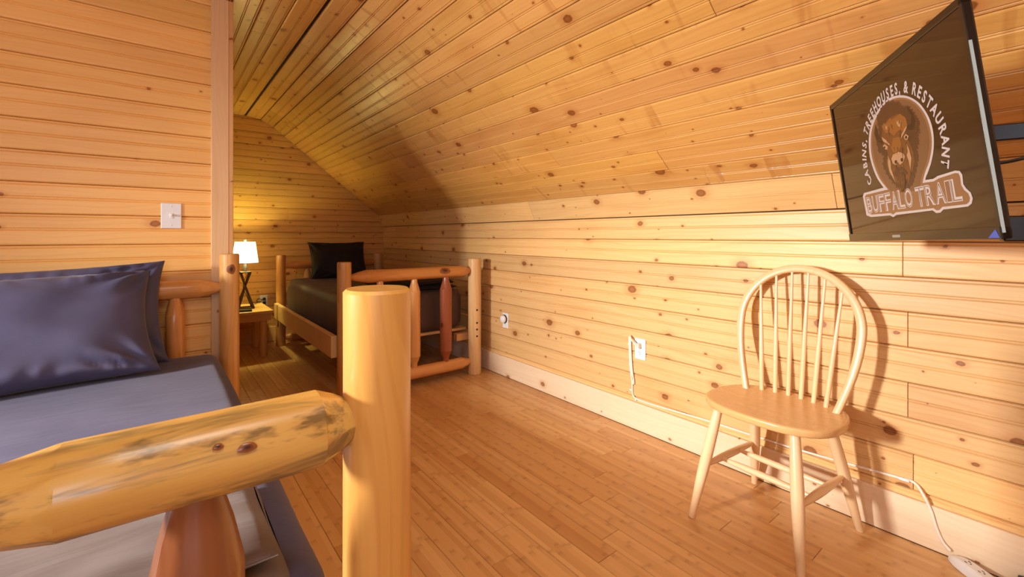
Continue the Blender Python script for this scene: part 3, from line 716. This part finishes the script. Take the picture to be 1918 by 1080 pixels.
# extension cord down the right wall to the power strip
xw = XW-.005
ec = empty('extension_cord', (xw, 1.54, .48)); tag(ec, 'ivory extension cord clipped down and along the right wall behind the chair', 'cord')
def tb(name, pts, r, mat, par, n=8, k=8):
    o = obj(name, tube_bm(smooth_path(pts, k), r, n), mat, smooth=True); o.parent = par; o.location = -Vector(par.location); return o
xb = XW-.021
tb('cable', [(xw-.030, 1.540, .482), (xw-.032, 1.555, .492), (xw-.022, 1.585, .512), (xw-.006, 1.605, .522), (xw-.001, 1.607, .47), (xw, 1.600, .36), (xw, 1.597, .30), (xw, 1.594, .24), (xw, 1.592, .20), (xw, 1.585, .182), (xw, 1.562, .173),
            (xw, 1.47, .171), (xw, 1.30, .178), (xw, 1.135, .185), (xw, .93, .187), (xw, .737, .192), (xw, .55, .203), (xw, .42, .212), (xw, .372, .212), (xb+.001, .345, .185), (xb, .325, .140), (xb, .312, .09), (xb-.001, .296, .050), (xb-.008, .275, .030)], .0048, M['ivory'], ec)
tb('cord_bundle', [(xw-.004, 1.613, .518), (xw-.003, 1.612, .44), (xw-.004, 1.604, .33), (xw-.004, 1.590, .265), (xw-.004, 1.583, .255), (xw-.004, 1.581, .27), (xw-.004, 1.593, .34), (xw-.004, 1.601, .45), (xw-.003, 1.602, .518)], .0042, M['ivory'], ec)
q = obj('plug', box_bm(-.011, .011, -.014, .014, 0, .026, .006, 3), M['ivory'], M=wallM((XW-.009, 1.541, .481), (-1, 0, 0))); q.parent = ec; q.matrix_local = Matrix.Translation(-Vector(ec.location)) @ wallM((XW-.009, 1.541, .481), (-1, 0, 0))
for (yy, zz, vert) in ((1.607, .475, 1), (1.600, .36, 1), (1.596, .215, 1), (1.568, .173, 0), (.757, .192, 0), (.40, .213, 2)):
    if vert == 1: b = box_bm(-.014, .006, -.004, .004, 0, .011, .002, 1)
    elif vert == 0: b = box_bm(-.004, .004, -.012, .007, 0, .011, .002, 1)
    else: b = box_bm(-.016, .016, -.005, .005, 0, .013, .004, 3)
    q = obj('clip', b, M['white']); q.parent = ec; q.matrix_local = Matrix.Translation(-Vector(ec.location)) @ wallM((XW-.001, yy, zz), (-1, 0, 0))

ps = empty('power_strip', (2.052, .195, 0), math.radians(-128)); tag(ps, 'white power strip on the floor at the foot of the right wall', 'power strip')
def strip_body():
    b = bmesh.new(); sec = []
    for (x, wd, h) in ((-.105, .006, .012), (-.095, .014, .022), (-.07, .023, .030), (-.04, .026, .033), (.12, .026, .033), (.128, .022, .029)):
        sec.append([b.verts.new(v) for v in ((x, -wd, .0005), (x, -wd, h*.7), (x, -wd*.72, h), (x, wd*.72, h), (x, wd, h*.7), (x, wd, .0005))])
    for a, c in zip(sec[:-1], sec[1:]):
        for k in range(6): b.faces.new((a[k], a[(k+1) % 6], c[(k+1) % 6], c[k]))
    b.faces.new(sec[0]); b.faces.new(sec[-1][::-1]); bmesh.ops.recalc_face_normals(b, faces=b.faces)
    bmesh.ops.bevel(b, geom=[e for e in b.edges if len(e.link_faces) == 2 and e.calc_face_angle(0) > .4], offset=.002, segments=2, affect='EDGES'); return b
smooth_angle(obj('body', strip_body(), M['white'], ps), 40)
for i in range(4):
    cx = -.045+i*.042
    for sx in (-.006, .006): obj('slot', box_bm(cx-.004, cx+.004, sx-.0011, sx+.0011, .0325, .0336), M['slot'], ps)
    obj('slot', lathe_x([(0, .0024), (.0006, .0024)], 8), M['slot'], ps, M=Matrix.Translation((cx+.010, 0, .033)) @ Matrix.Rotation(-PI/2, 4, 'Y'))
bk = obj('adapter', box_bm(-.022, .022, -.018, .018, 0, .045, .004, 2), M['black']); bk.location = (2.085, .105, .0005); tag(bk, 'black adapter on the floor beside the white power strip', 'adapter')

# ============================================================ spindle back chair (faces local -X)
ch = empty('dining_chair', (1.85, .735, 0), math.radians(-3.5)); tag(ch, 'pale wooden hoop-back spindle chair standing against the right wall', 'chair')
MP = srgb(240, 204, 158); SEATC = srgb(232, 184, 122)
def seat_bm():
    def outline(t, k=1.0):
        c, s_ = math.cos(t), math.sin(t); e = .74
        x = .200*k*(abs(c)**e)*(1 if c > 0 else -1); y = .236*k*(abs(s_)**e)*(1 if s_ > 0 else -1)
        y *= 1-.10*max(0, x/.205); return x+.018*k, y
    b = bmesh.new(); n = 64; rings = []
    for (k, z) in ((.0, .446), (.35, .4462), (.7, .4475), (.92, .4505), (.975, .4505), (.995, .448), (1.0, .443), (1.0, .430), (.985, .424), (.93, .420), (.5, .418), (0, .418)):
        if k == 0: rings.append([b.verts.new((0, 0, z))]); continue
        rings.append([b.verts.new((*outline(2*PI*i/n, k), z)) for i in range(n)])
    for a, c in zip(rings[:-1], rings[1:]):
        for i in range(n):
            j = (i+1) % n
            if len(a) == 1: b.faces.new((a[0], c[i], c[j]))
            elif len(c) == 1: b.faces.new((a[i], c[0], a[j]))
            else: b.faces.new((a[i], c[i], c[j], a[j]))
    bmesh.ops.recalc_face_normals(b, faces=b.faces); return b
st = smooth_angle(obj('seat', seat_bm(), M['maple'], ch, SEATC), 50)
st.matrix_local = Matrix.Rotation(PI/2, 4, 'Z'); 
b = bmesh.new(); b.from_mesh(st.data); bmesh.ops.rotate(b, cent=(0, 0, 0), matrix=Matrix.Rotation(-PI/2, 3, 'Z'), verts=b.verts); b.to_mesh(st.data); b.free()
def turned(name, p0, p1, rs, par, col=MP, n=16):
    Mx, L = align(p0, p1); m = len(rs)-1
    pr_ = [(L*i/m, r) for i, r in enumerate(rs)]
    # catmull refine
    out = []
    for i in range(m):
        r0, r1, r2, r3 = rs[max(i-1, 0)], rs[i], rs[i+1], rs[min(i+2, m)]
        for k in range(5):
            t = k/5; out.append((L*(i+t)/m, .5*(2*r1+(r2-r0)*t+(2*r0-5*r1+4*r2-r3)*t*t+(3*r1-r0-3*r2+r3)*t**3)))
    out.append((L, rs[-1])); out = [(0, rs[0]*.8)]+out+[(L, rs[-1]*.8)]
    return smooth_angle(obj(name, lathe_x(out, n), M['maple'], par, col, M=Mx), 40)
feet, tops = {}, {}
for nm, sx, sy, fx_, fy_, tx, ty in (('fl', -1, 1, -.221, .198, -.132, .140), ('fr', -1, -1, -.221, -.192, -.128, -.135), ('rl', 1, 1, .224, .180, .128, .128), ('rr', 1, -1, .220, -.210, .126, -.140)):
    feet[nm] = Vector((fx_, fy_, 0)); tops[nm] = Vector((tx, ty, .418))
    turned('leg', feet[nm], tops[nm], [.0125, .0150, .0185, .0205, .0205, .0190, .0165], ch)
def legp(nm, z): return feet[nm].lerp(tops[nm], z/.418)
SL = (legp('fl', .200), legp('rl', .205)); SR = (legp('fr', .200), legp('rr', .205))
for a, b_ in (SL, SR): turned('side_stretcher', a, b_, [.0075, .0115, .0145, .0145, .0115, .0075], ch)
for t in (.30, .64): turned('cross_stretcher', SL[0].lerp(SL[1], t), SR[0].lerp(SR[1], t), [.0065, .0105, .0120, .0120, .0105, .0065], ch)
# hoop: leaning back
def backx(z): return .120+(z-.445)*.205
hp = []
for i in range(9):
    t = i/8; z = .438+t*(.740-.438); hp.append((backx(z), .166+(.222-.166)*math.sin(t*PI/2), z))
for i in range(1, 32):
    a = PI*i/32; hp.append((backx(.740+.224*math.sin(a)), .222*math.cos(a), .740+.224*math.sin(a)))
for i in range(9):
    t = 1-i/8; z = .438+t*(.740-.438); hp.append((backx(z), -(.162+(.222-.162)*math.sin(t*PI/2)), z))
YO = -.006
hp = [Vector((x, y+YO, z)) for x, y, z in hp]
def hoop_bm():
    b = bmesh.new(); N = len(hp); rings = []; nb_ = Vector((1, 0, -.205)).normalized()*1.0
    nb_ = Vector((.98, 0, -.2)).normalized()
    for i, p in enumerate(hp):
        t = (hp[min(i+1, N-1)]-hp[max(i-1, 0)]).normalized(); v = t.cross(nb_).normalized(); u = nb_
        e = min(i, N-1-i)/8; wv_ = .0152 if e > 1 else .0120+.0032*e; wu = .0130
        ring = []
        for k in range(16):
            a = 2*PI*k/16; c, s_ = math.cos(a), math.sin(a)
            ring.append(b.verts.new(p+u*wu*abs(c)**.55*(1 if c > 0 else -1)+v*wv_*abs(s_)**.55*(1 if s_ > 0 else -1)))
        rings.append(ring)
    for i in range(N-1):
        for k in range(16): b.faces.new((rings[i][k], rings[i][(k+1) % 16], rings[i+1][(k+1) % 16], rings[i+1][k]))
    b.faces.new(rings[0][::-1]); b.faces.new(rings[-1]); bmesh.ops.recalc_face_normals(b, faces=b.faces); return b
smooth_angle(obj('hoop', hoop_bm(), M['maple'], ch, srgb(238, 198, 148)), 50)
for i in range(6):
    s_ = (i-2.5)/2.5; y0 = s_*.118+YO; y1 = s_*.152+YO
    z1 = .740+.212*math.sqrt(max(0, 1-((y1-YO)/.212)**2)); x0 = .150+.022*(1-s_*s_)
    turned('spindle', (x0, y0, .440), (backx(z1), y1, z1+.003), [.0085, .0092, .0090, .0075, .0060, .0050], ch, srgb(242, 204, 156), 12)

# ============================================================ wall-mounted television
TW, TH = .735, .470
Rtv = Matrix.Rotation(-2.5698, 4, 'Z') @ Matrix.Rotation(.1251, 4, 'X') @ Matrix.Rotation(-.017, 4, 'Y')
tvM = Matrix.Translation((1.525*.95, .3149*.95, EYE+.22*.95)) @ Rtv @ Matrix.Scale(.95, 4)      # local X right as seen from the front, local Z up, local -Y towards the viewer
tv = empty('television', (0, 0, 0)); tv.matrix_world = tvM; tag(tv, 'black flat television tilted on a wall arm above the chair, logo on its screen', 'television')
w2, h2 = TW/2, TH/2
def fbox(x0, x1, z0, z1, y0, y1, bev=.0015): return box_bm(x0, x1, y0, y1, z0, z1, bev, 1)
obj('bezel', join([fbox(-w2, w2, h2-.017, h2, 0, .014), fbox(-w2, w2, -h2, -h2+.024, -.002, .015), fbox(-w2, -w2+.013, -h2, h2, 0, .014), fbox(w2-.013, w2, -h2, h2, 0, .014)]), M['bezel'], tv)
obj('edge_strip', fbox(w2-.0010, w2+.0012, -h2+.012, h2-.09, .0006, .0052, 0), plain('silver_edge', (168, 186, 186), .25, .3), tv)
obj('back_shell', join([fbox(-w2+.003, w2-.001, -h2+.003, h2-.003, .010, .017, .003), fbox(-w2*.80, w2*.62, -h2+.03, h2*.45, .014, .060, .014)]), plain('matt_black_shell', (42, 38, 32), .5, bump=.2), tv)
scm = NT('switched_off_screen'); scm.b.inputs['Base Color'].default_value = rgba(40, 24, 17); scm.b.inputs['Roughness'].default_value = .07; scm.b.inputs['Specular IOR Level'].default_value = .5; scm.b.inputs['IOR'].default_value = 1.5
scr = obj('screen', fbox(-w2+.011, w2-.011, -h2+.022, h2-.015, .0035, .010, 0), scm.m, tv); scr['label'] = 'dark glossy screen showing the lodge logo'
obj('maker_badge', fbox(-.055, -.012, -h2+.009, -h2+.016, -.0028, -.0018, 0), plain('badge_grey', (150, 146, 140), .4), tv)
obj('sticker', (([(w2-.035, -.0026, -h2+.003), (w2-.004, -.0026, -h2+.003), (w2-.012, -.0026, -h2+.019), (w2-.035, -.0016, -h2+.003), (w2-.004, -.0016, -h2+.003), (w2-.012, -.0016, -h2+.019)]), [(0, 1, 2), (5, 4, 3), (0, 3, 4, 1), (1, 4, 5, 2), (2, 5, 3, 0)]), M['blue'], tv)
LOGO = {
 'egg': [(-69, -92), (-105, -55), (-124, -14), (-129, 20), (-120, 57), (-101, 87), (-68, 111), (-26, 128), (20, 136), (62, 133), (103, 122), (139, 104), (170, 79), (191, 48), (200, 20), (199, -7), (191, -31), (174, -57), (153, -78), (139, -91), (129, -115)],
 'eggin': [(-45, -99), (-88, -60), (-110, -17), (-116, 18), (-107, 54), (-90, 82), (-59, 105), (-19, 121), (24, 129), (63, 127), (100, 117), (134, 101), (163, 77), (183, 48), (191, 20), (191, -5), (183, -29), (165, -55), (143, -75), (128, -93), (116, -117)],
 'eggcore': [(-37, -100), (-76, -61), (-97, -19), (-104, 16), (-97, 52), (-79, 79), (-49, 100), (-12, 115), (27, 123), (63, 122), (97, 113), (129, 98), (156, 75), (174, 47), (182, 21), (182, -3), (173, -27), (155, -53), (134, -73), (118, -91), (106, -116)],
 'banner': [(-220, -96), (-208, -87), (-71, -86), (135, -93), (171, -95), (190, -91), (255, -89), (270, -92), (276, -101), (274, -120), (280, -129), (293, -140), (296, -152), (290, -162), (277, -167), (190, -167), (177, -173), (160, -173), (147, -166), (-27, -166), (-47, -171), (-64, -165), (-184, -163), (-215, -156), (-217, -130)],
 'bannerin': [(-206, -99), (-195, -94), (-69, -94), (134, -99), (172, -101), (191, -97), (253, -94), (264, -96), (268, -103), (267, -121), (273, -132), (285, -141), (288, -151), (283, -158), (274, -162), (188, -161), (175, -167), (163, -167), (152, -161), (-28, -159), (-45, -164), (-58, -159), (-176, -156), (-198, -151), (-203, -130)],
 'mane': [(26, 131), (32, 123), (49, 123), (55, 115), (75, 113), (80, 104), (97, 93), (117, 90), (134, 72), (146, 54), (151, 41), (143, 35), (147, 22), (134, 12), (137, -1), (123, -17), (125, -36), (109, -60), (91, -84), (73, -99), (27, -111), (-11, -84), (-39, -57), (-57, -26), (-41, -1), (-70, 17), (-60, 24), (-73, 39), (-49, 50), (-47, 81), (-46, 109), (-29, 113), (-14, 125)],
 'hornL': [(-63, 92), (-77, 68), (-71, 45), (-40, 31), (-34, 38), (-52, 54), (-55, 75)],
 'hornR': [(110, 91), (132, 72), (137, 49), (124, 32), (104, 34), (96, 45), (118, 49), (125, 65)],
 'face': [(-23, 75), (15, 87), (62, 87), (97, 71), (101, 46), (86, 37), (95, 10), (107, -18), (107, -42), (88, -68), (83, -60), (63, -93), (58, -78), (26, -103), (15, -76), (-2, -85), (-10, -61), (-27, -58), (-35, -21), (-18, 3), (-30, 29), (-35, 54)],
 'brow': [(-28, 77), (-11, 83), (-5, 77), (23, 87), (30, 80), (76, 84), (99, 66), (102, 49), (76, 39), (56, 46), (30, 38), (11, 51), (-13, 55)],
 'streak1': [(49, 77), (56, 66), (63, 72), (63, 57), (77, 69), (67, 52), (58, 56), (54, 63)],
 'streak2': [(-7, 80), (-4, 70), (4, 73), (-3, 59), (-7, 67)],
 'browL': [(-37, 50), (-17, 38), (2, 19), (-9, 23), (-34, 38)],
 'browR': [(101, 47), (90, 38), (59, 22), (68, 33), (86, 43)],
 'eyeL': [(-39, 25), (-27, 28), (-11, 18), (-18, 11), (-31, 15)],
 'eyeR': [(77, 25), (88, 29), (100, 21), (91, 14), (80, 16)],
 'nosebridge': [(4, 12), (22, 33), (58, 29), (59, 7), (39, -6), (12, -3)],
 'muzzle': [(-3, -17), (8, -8), (39, -6), (62, -15), (67, -24), (56, -35), (35, -40), (29, -31), (14, -37), (1, -30)],
 'mouth': [(-8, -56), (14, -46), (39, -45), (59, -58), (64, -68), (51, -69), (41, -56), (23, -54), (5, -65)],
 'beard': [(7, -65), (22, -57), (40, -59), (51, -71), (50, -88), (28, -108), (12, -87)],
 'cheekL': [(-20, -4), (-10, -22), (-13, -41), (-1, -81), (-24, -49), (-26, -27)],
 'cheekR': [(85, 5), (92, -11), (96, -33), (82, -60), (81, -38), (76, -22), (84, -15)],
 'text': [(-148, -66), (-164, -44), (-167, -21), (-168, 6), (-160, 33), (-154, 47), (-136, 78), (-111, 100), (-78, 122), (-39, 140), (7, 149), (60, 149), (92, 144), (123, 136), (162, 116), (191, 90), (213, 63), (229, 34), (237, 4), (239, -22), (232, -49), (220, -78)],
 'base1': [(-205, -151), (65, -150)],
 'top1': [(-200, -100), (76, -104)],
 'base2': [(91, -153), (274, -150)],
 'top2': [(82, -106), (260, -106)],
}

LY = .0033
def gm(name, col, rough=.35): return plain(name, col, rough)
GW = gm('logo_white', (192, 184, 184)); GT = gm('logo_tan', (134, 96, 64)); GB = gm('logo_brown', (74, 47, 33)); GD = gm('logo_dark', (44, 28, 21)); GO = gm('logo_ochre', (134, 84, 38)); GC = gm('logo_cream', (176, 138, 104)); GM = gm('logo_mid', (106, 66, 34))
def flat(name, pts, lvl, mat, parent):
    b = bmesh.new(); vs = [b.verts.new((x/1000, LY-lvl*.00012, z/1000)) for x, z in pts]; f = b.faces.new(vs)
    f.normal_update()
    if f.normal.y > 0: bmesh.ops.reverse_faces(b, faces=[f])
    bmesh.ops.triangulate(b, faces=b.faces); return obj(name, b, mat, parent)
def flats(name, keys, lvl, mat, parent):
    bs = []
    for q_, k in enumerate(keys):
        b = bmesh.new(); f = b.faces.new([b.verts.new((x/1000, LY-(lvl+q_*.9/len(keys))*.00012, z/1000)) for x, z in LOGO[k]]); f.normal_update()
        if f.normal.y > 0: bmesh.ops.reverse_faces(b, faces=[f])
        bmesh.ops.triangulate(b, faces=b.faces); bs.append(b)
    return obj(name, join(bs), mat, parent)
def dense(pts, n=5): return [(p.x, p.y) for p in smooth_path([(x, z, 0) for x, z in pts+[pts[0]]], n)][:-1]
for k in ('egg', 'eggin', 'eggcore'): LOGO[k] = dense(LOGO[k][1:-1], 4)[:-4] if False else [(p.x, p.y) for p in smooth_path([(x, z, 0) for x, z in LOGO[k]], 4)]
flats('logo_outline', ('egg', 'banner'), 1, GW, scr); flats('logo_field', ('eggin', 'bannerin'), 2, GT, scr); flats('emblem_ground', ('eggcore',), 3, gm('logo_ground', (112, 80, 54)), scr)
flats('bison_mane', ('mane',), 4, GB, scr); flats('bison_horns', ('hornL', 'hornR'), 5, GD, scr)
flats('bison_face', ('face',), 5, GM, scr); flats('bison_brow', ('brow',), 6, GO, scr); flats('bison_nose', ('nosebridge',), 7, GO, scr)
flats('bison_light', ('streak1', 'streak2', 'browL', 'browR', 'eyeL', 'eyeR', 'muzzle', 'cheekL', 'cheekR'), 8, GC, scr)
flats('bison_beard', ('mouth', 'beard'), 9, GB, scr)
LOGO['pupilL'] = [(LOGO['eyeL'][0][0]+9+5*math.cos(a), (LOGO['eyeL'][1][1]+LOGO['eyeL'][3][1])/2+3.5*math.sin(a)) for a in [i*PI/5 for i in range(10)]]
ex = sum(p[0] for p in LOGO['eyeR'])/5; ez = sum(p[1] for p in LOGO['eyeR'])/5
LOGO['pupilR'] = [(ex+5*math.cos(a), ez+4*math.sin(a)) for a in [i*PI/5 for i in range(10)]]
mx_ = sum(p[0] for p in LOGO['muzzle'])/9; mz_ = sum(p[1] for p in LOGO['muzzle'])/9
for s_, k in ((-1, 'nosL'), (1, 'nosR')): LOGO[k] = [(mx_+s_*16+7*math.cos(a), mz_-2+5*math.sin(a)) for a in [i*PI/5 for i in range(10)]]
flats('bison_eyes', ('pupilL', 'pupilR', 'nosL', 'nosR'), 10, GD, scr)
rnd = random.Random(4); hs = []
for (cx_, cz_, sx_, sz_, n_, key) in ((0, 0, 1, 1, 26, 'beard'), (0, 0, 1, 1, 14, 'mane'), (0, 0, 1, 1, 16, 'face')):
    pts = LOGO[key]; xs_ = [p[0] for p in pts]; zs_ = [p[1] for p in pts]; mxx = (min(xs_)+max(xs_))/2
    for i in range(n_):
        x = mxx+(rnd.random()-.5)*(max(xs_)-min(xs_))*.62; z = min(zs_)+rnd.random()*(max(zs_)-min(zs_))*(.8 if key == 'beard' else .35)+(4 if key == 'beard' else (95 if key == 'mane' else 8))
        L = rnd.uniform(7, 14); k = 'h%d%s' % (i, key); LOGO[k] = [(x-1, z), (x+1.2, z+1), (x+(mxx-x)*.08, z-L)]; hs.append(k)
def lock(cx, cz, L, wdt, ang):
    c, q = math.cos(ang), math.sin(ang); return [(cx-q*wdt*-1, cz-c*wdt*0+wdt*.2), (cx+q*wdt*-1, cz-wdt*.2), (cx+c*L*.6, cz+q*L*.55), (cx+c*L, cz+q*L)]
mk = LOGO['mane']; cxm = sum(p[0] for p in mk)/len(mk); czm = sum(p[1] for p in mk)/len(mk); spikes = []
for i in range(0, len(mk)):
    for f_ in (.2, .7):
        a_, b_ = mk[i], mk[(i+1) % len(mk)]; x = a_[0]+(b_[0]-a_[0])*f_; z = a_[1]+(b_[1]-a_[1])*f_
        an = math.atan2(z-czm, x-cxm); tip = (x+math.cos(an-.5)*9, z+math.sin(an-.5)*6); k = 'sp%d_%d' % (i, f_*10)
        LOGO[k] = [(x-math.sin(an)*-4, z-math.cos(an)*4), (x-math.sin(an)*4, z+math.cos(an)*4), tip]; spikes.append(k)
flats('mane_locks', spikes, 4.5, GB, scr)
fk = []
for i in range(22):
    u = rnd.random(); side = -1 if i % 2 else 1; zf = 62-u*130; xf = mx_+side*(12+26*(1-u*.75))*rnd.uniform(.75, 1.1)
    k = 'fl%d' % i; LOGO[k] = [(xf-1.6, zf), (xf+1.6, zf+2), (xf+side*-3, zf-16)]; fk.append(k)
flats('face_lines', fk, 8.5, GB, scr)
flats('bison_hair', [k for k in hs if not k.endswith('mane')], 11, GO, scr); flats('mane_hair', [k for k in hs if k.endswith('mane')], 11, GD, scr)
# lettering
def text_bm(s, size, off=0.0):
    cu = bpy.data.curves.new('t', 'FONT'); cu.body = s; cu.size = size; cu.offset = off; cu.align_x = 'CENTER'; cu.resolution_u = 3
    o = bpy.data.objects.new('t', cu); COL.objects.link(o); dg = bpy.context.evaluated_depsgraph_get(); dg.update()
    me = bpy.data.meshes.new_from_object(o.evaluated_get(dg)); b = bmesh.new(); b.from_mesh(me)
    bpy.data.objects.remove(o); bpy.data.meshes.remove(me); return b
def place(b, x, z, ang, sx, sz, lvl):
    for v in b.verts:
        px_, pz_ = v.co.x*sx, v.co.y*sz; c, s_ = math.cos(ang), math.sin(ang)
        v.co = (x+px_*c-pz_*s_, LY-lvl*.00012, z+px_*s_+pz_*c)
    for f in b.faces:
        f.normal_update()
    fl_ = [f for f in b.faces if f.normal.y > 0]
    if fl_: bmesh.ops.reverse_faces(b, faces=fl_)
    return b
path = smooth_path([(x/1000, z/1000, 0) for x, z in LOGO['text']], 12)
cum = [0]
for a, b_ in zip(path[:-1], path[1:]): cum.append(cum[-1]+(b_-a).length)
def atlen(s_):
    s_ = max(0, min(s_, cum[-1]-1e-6))
    for i in range(len(path)-1):
        if cum[i+1] >= s_:
            t = (s_-cum[i])/(cum[i+1]-cum[i]); p = path[i].lerp(path[i+1], t)
            j0, j1 = max(i-5, 0), min(i+6, len(path)-1); d = path[j1]-path[j0]; return p, math.atan2(d.y, d.x)
wd = {'I': .42, ',': .36, ' ': .45, '&': 1.05, 'N': 1.0, 'U': 1.0, 'H': 1.0, 'O': 1.12, 'T': .86, 'L': .8, 'E': .84, 'S': .9, 'C': .98, 'A': 1.0, 'B': .95, 'R': .95}
txt = 'CABINS, TREEHOUSES, & RESTAURANT'; tot = sum(wd[c] for c in txt); s_ = 0; bs = []
for c in txt:
    p, a = atlen((s_+wd[c]/2)/tot*cum[-1]); s_ += wd[c]
    if c == ' ': continue
    nx_, nz_ = -math.sin(a), math.cos(a)
    bs.append(place(text_bm(c, .0375, .0012), p.x-nx_*.0130, p.y-nz_*.0130, a, .80, 1.04, 2))
obj('arc_lettering', join(bs), GW, scr)
GK = gm('logo_core', (128, 92, 66))
def word(s, x0, x1, zb, zt, lvl, off, inset=0.0):
    """slab-like condensed capitals; inset shrinks each glyph for the inner line"""
    bs_ = []; ws = {'I': .5, 'L': .85}; tot_ = sum(ws.get(c, 1) for c in s); u = 0
    for c in s:
        wc = ws.get(c, 1)/tot_*(x1-x0); xc = x0+(u+ws.get(c, 1)/2)/tot_*(x1-x0); u += ws.get(c, 1)
        b = text_bm(c, 1, off); xs_ = [v.co.x for v in b.verts]; zs_ = [v.co.y for v in b.verts]
        gx0, gx1, gz0, gz1 = min(xs_), max(xs_), min(zs_), max(zs_); H_ = zt-zb-2*inset; W_ = wc*.94-2*inset
        for v in b.verts: v.co.x = (v.co.x-(gx0+gx1)/2)/(gx1-gx0)*W_; v.co.y = inset+(v.co.y-gz0)/(gz1-gz0)*H_
        bs_.append(place(b, xc, zb, 0, 1, 1, lvl))
    return bs_
for wd_, xa_, xb_, za_, zb_ in (('BUFFALO', -.202, .070, -.152, -.102), ('TRAIL', .084, .266, -.154, -.105)):
    obj('name_lettering', join(word(wd_, xa_, xb_, za_, zb_, 4, .030)), GW, scr)
    obj('name_lettering_core', join(word(wd_, xa_, xb_, za_, zb_, 6, -.030, .0022)), GK, scr)

# wall mount: arms and bracket behind the set
mtn = empty('television_mount', (XW, -.28, 1.35)); tag(mtn, 'black steel swing-arm bracket holding the television to the wall', 'bracket')
def mbar(name, p0, p1, sy, sz, mat='black'):
    Mx, L = align(p0, p1); o = obj(name, box_bm(0, L, -sy, sy, -sz, sz, .003, 1), M[mat]); o.parent = mtn; o.matrix_local = Matrix.Translation(-Vector(mtn.location)) @ Mx; return o
mbar('upper_arm', (1.525, .175, 1.339), (1.64, -.28, 1.336), .008, .019)
mbar('upper_arm', (1.64, -.27, 1.336), (2.125, -.28, 1.336), .008, .019)
mbar('lower_arm', (1.465, .11, 1.115), (1.64, -.28, 1.115), .012, .028)
mbar('lower_arm', (1.64, -.27, 1.115), (2.125, -.28, 1.115), .012, .028)
mbar('pivot', (1.64, -.28, 1.06), (1.64, -.28, 1.39), .016, .016)
mbar('wall_plate', (2.125, -.28, 1.02), (2.125, -.28, 1.44), .09, .010)
mbar('screen_bracket', (1.516, .215, 1.12), (1.507, .225, 1.40), .05, .008)
cb2 = obj('cable', tube_bm(smooth_path([(1.52, .19, 1.29), (1.54, .124, 1.269), (1.55, .05, 1.282), (1.62, -.06, 1.30), (1.72, -.2, 1.24), (1.9, -.32, 1.1), (2.12, -.36, 1.0)]), .004, 8), M['black'], smooth=True)
tag(cb2, 'black cable running from the back of the television', 'cable')
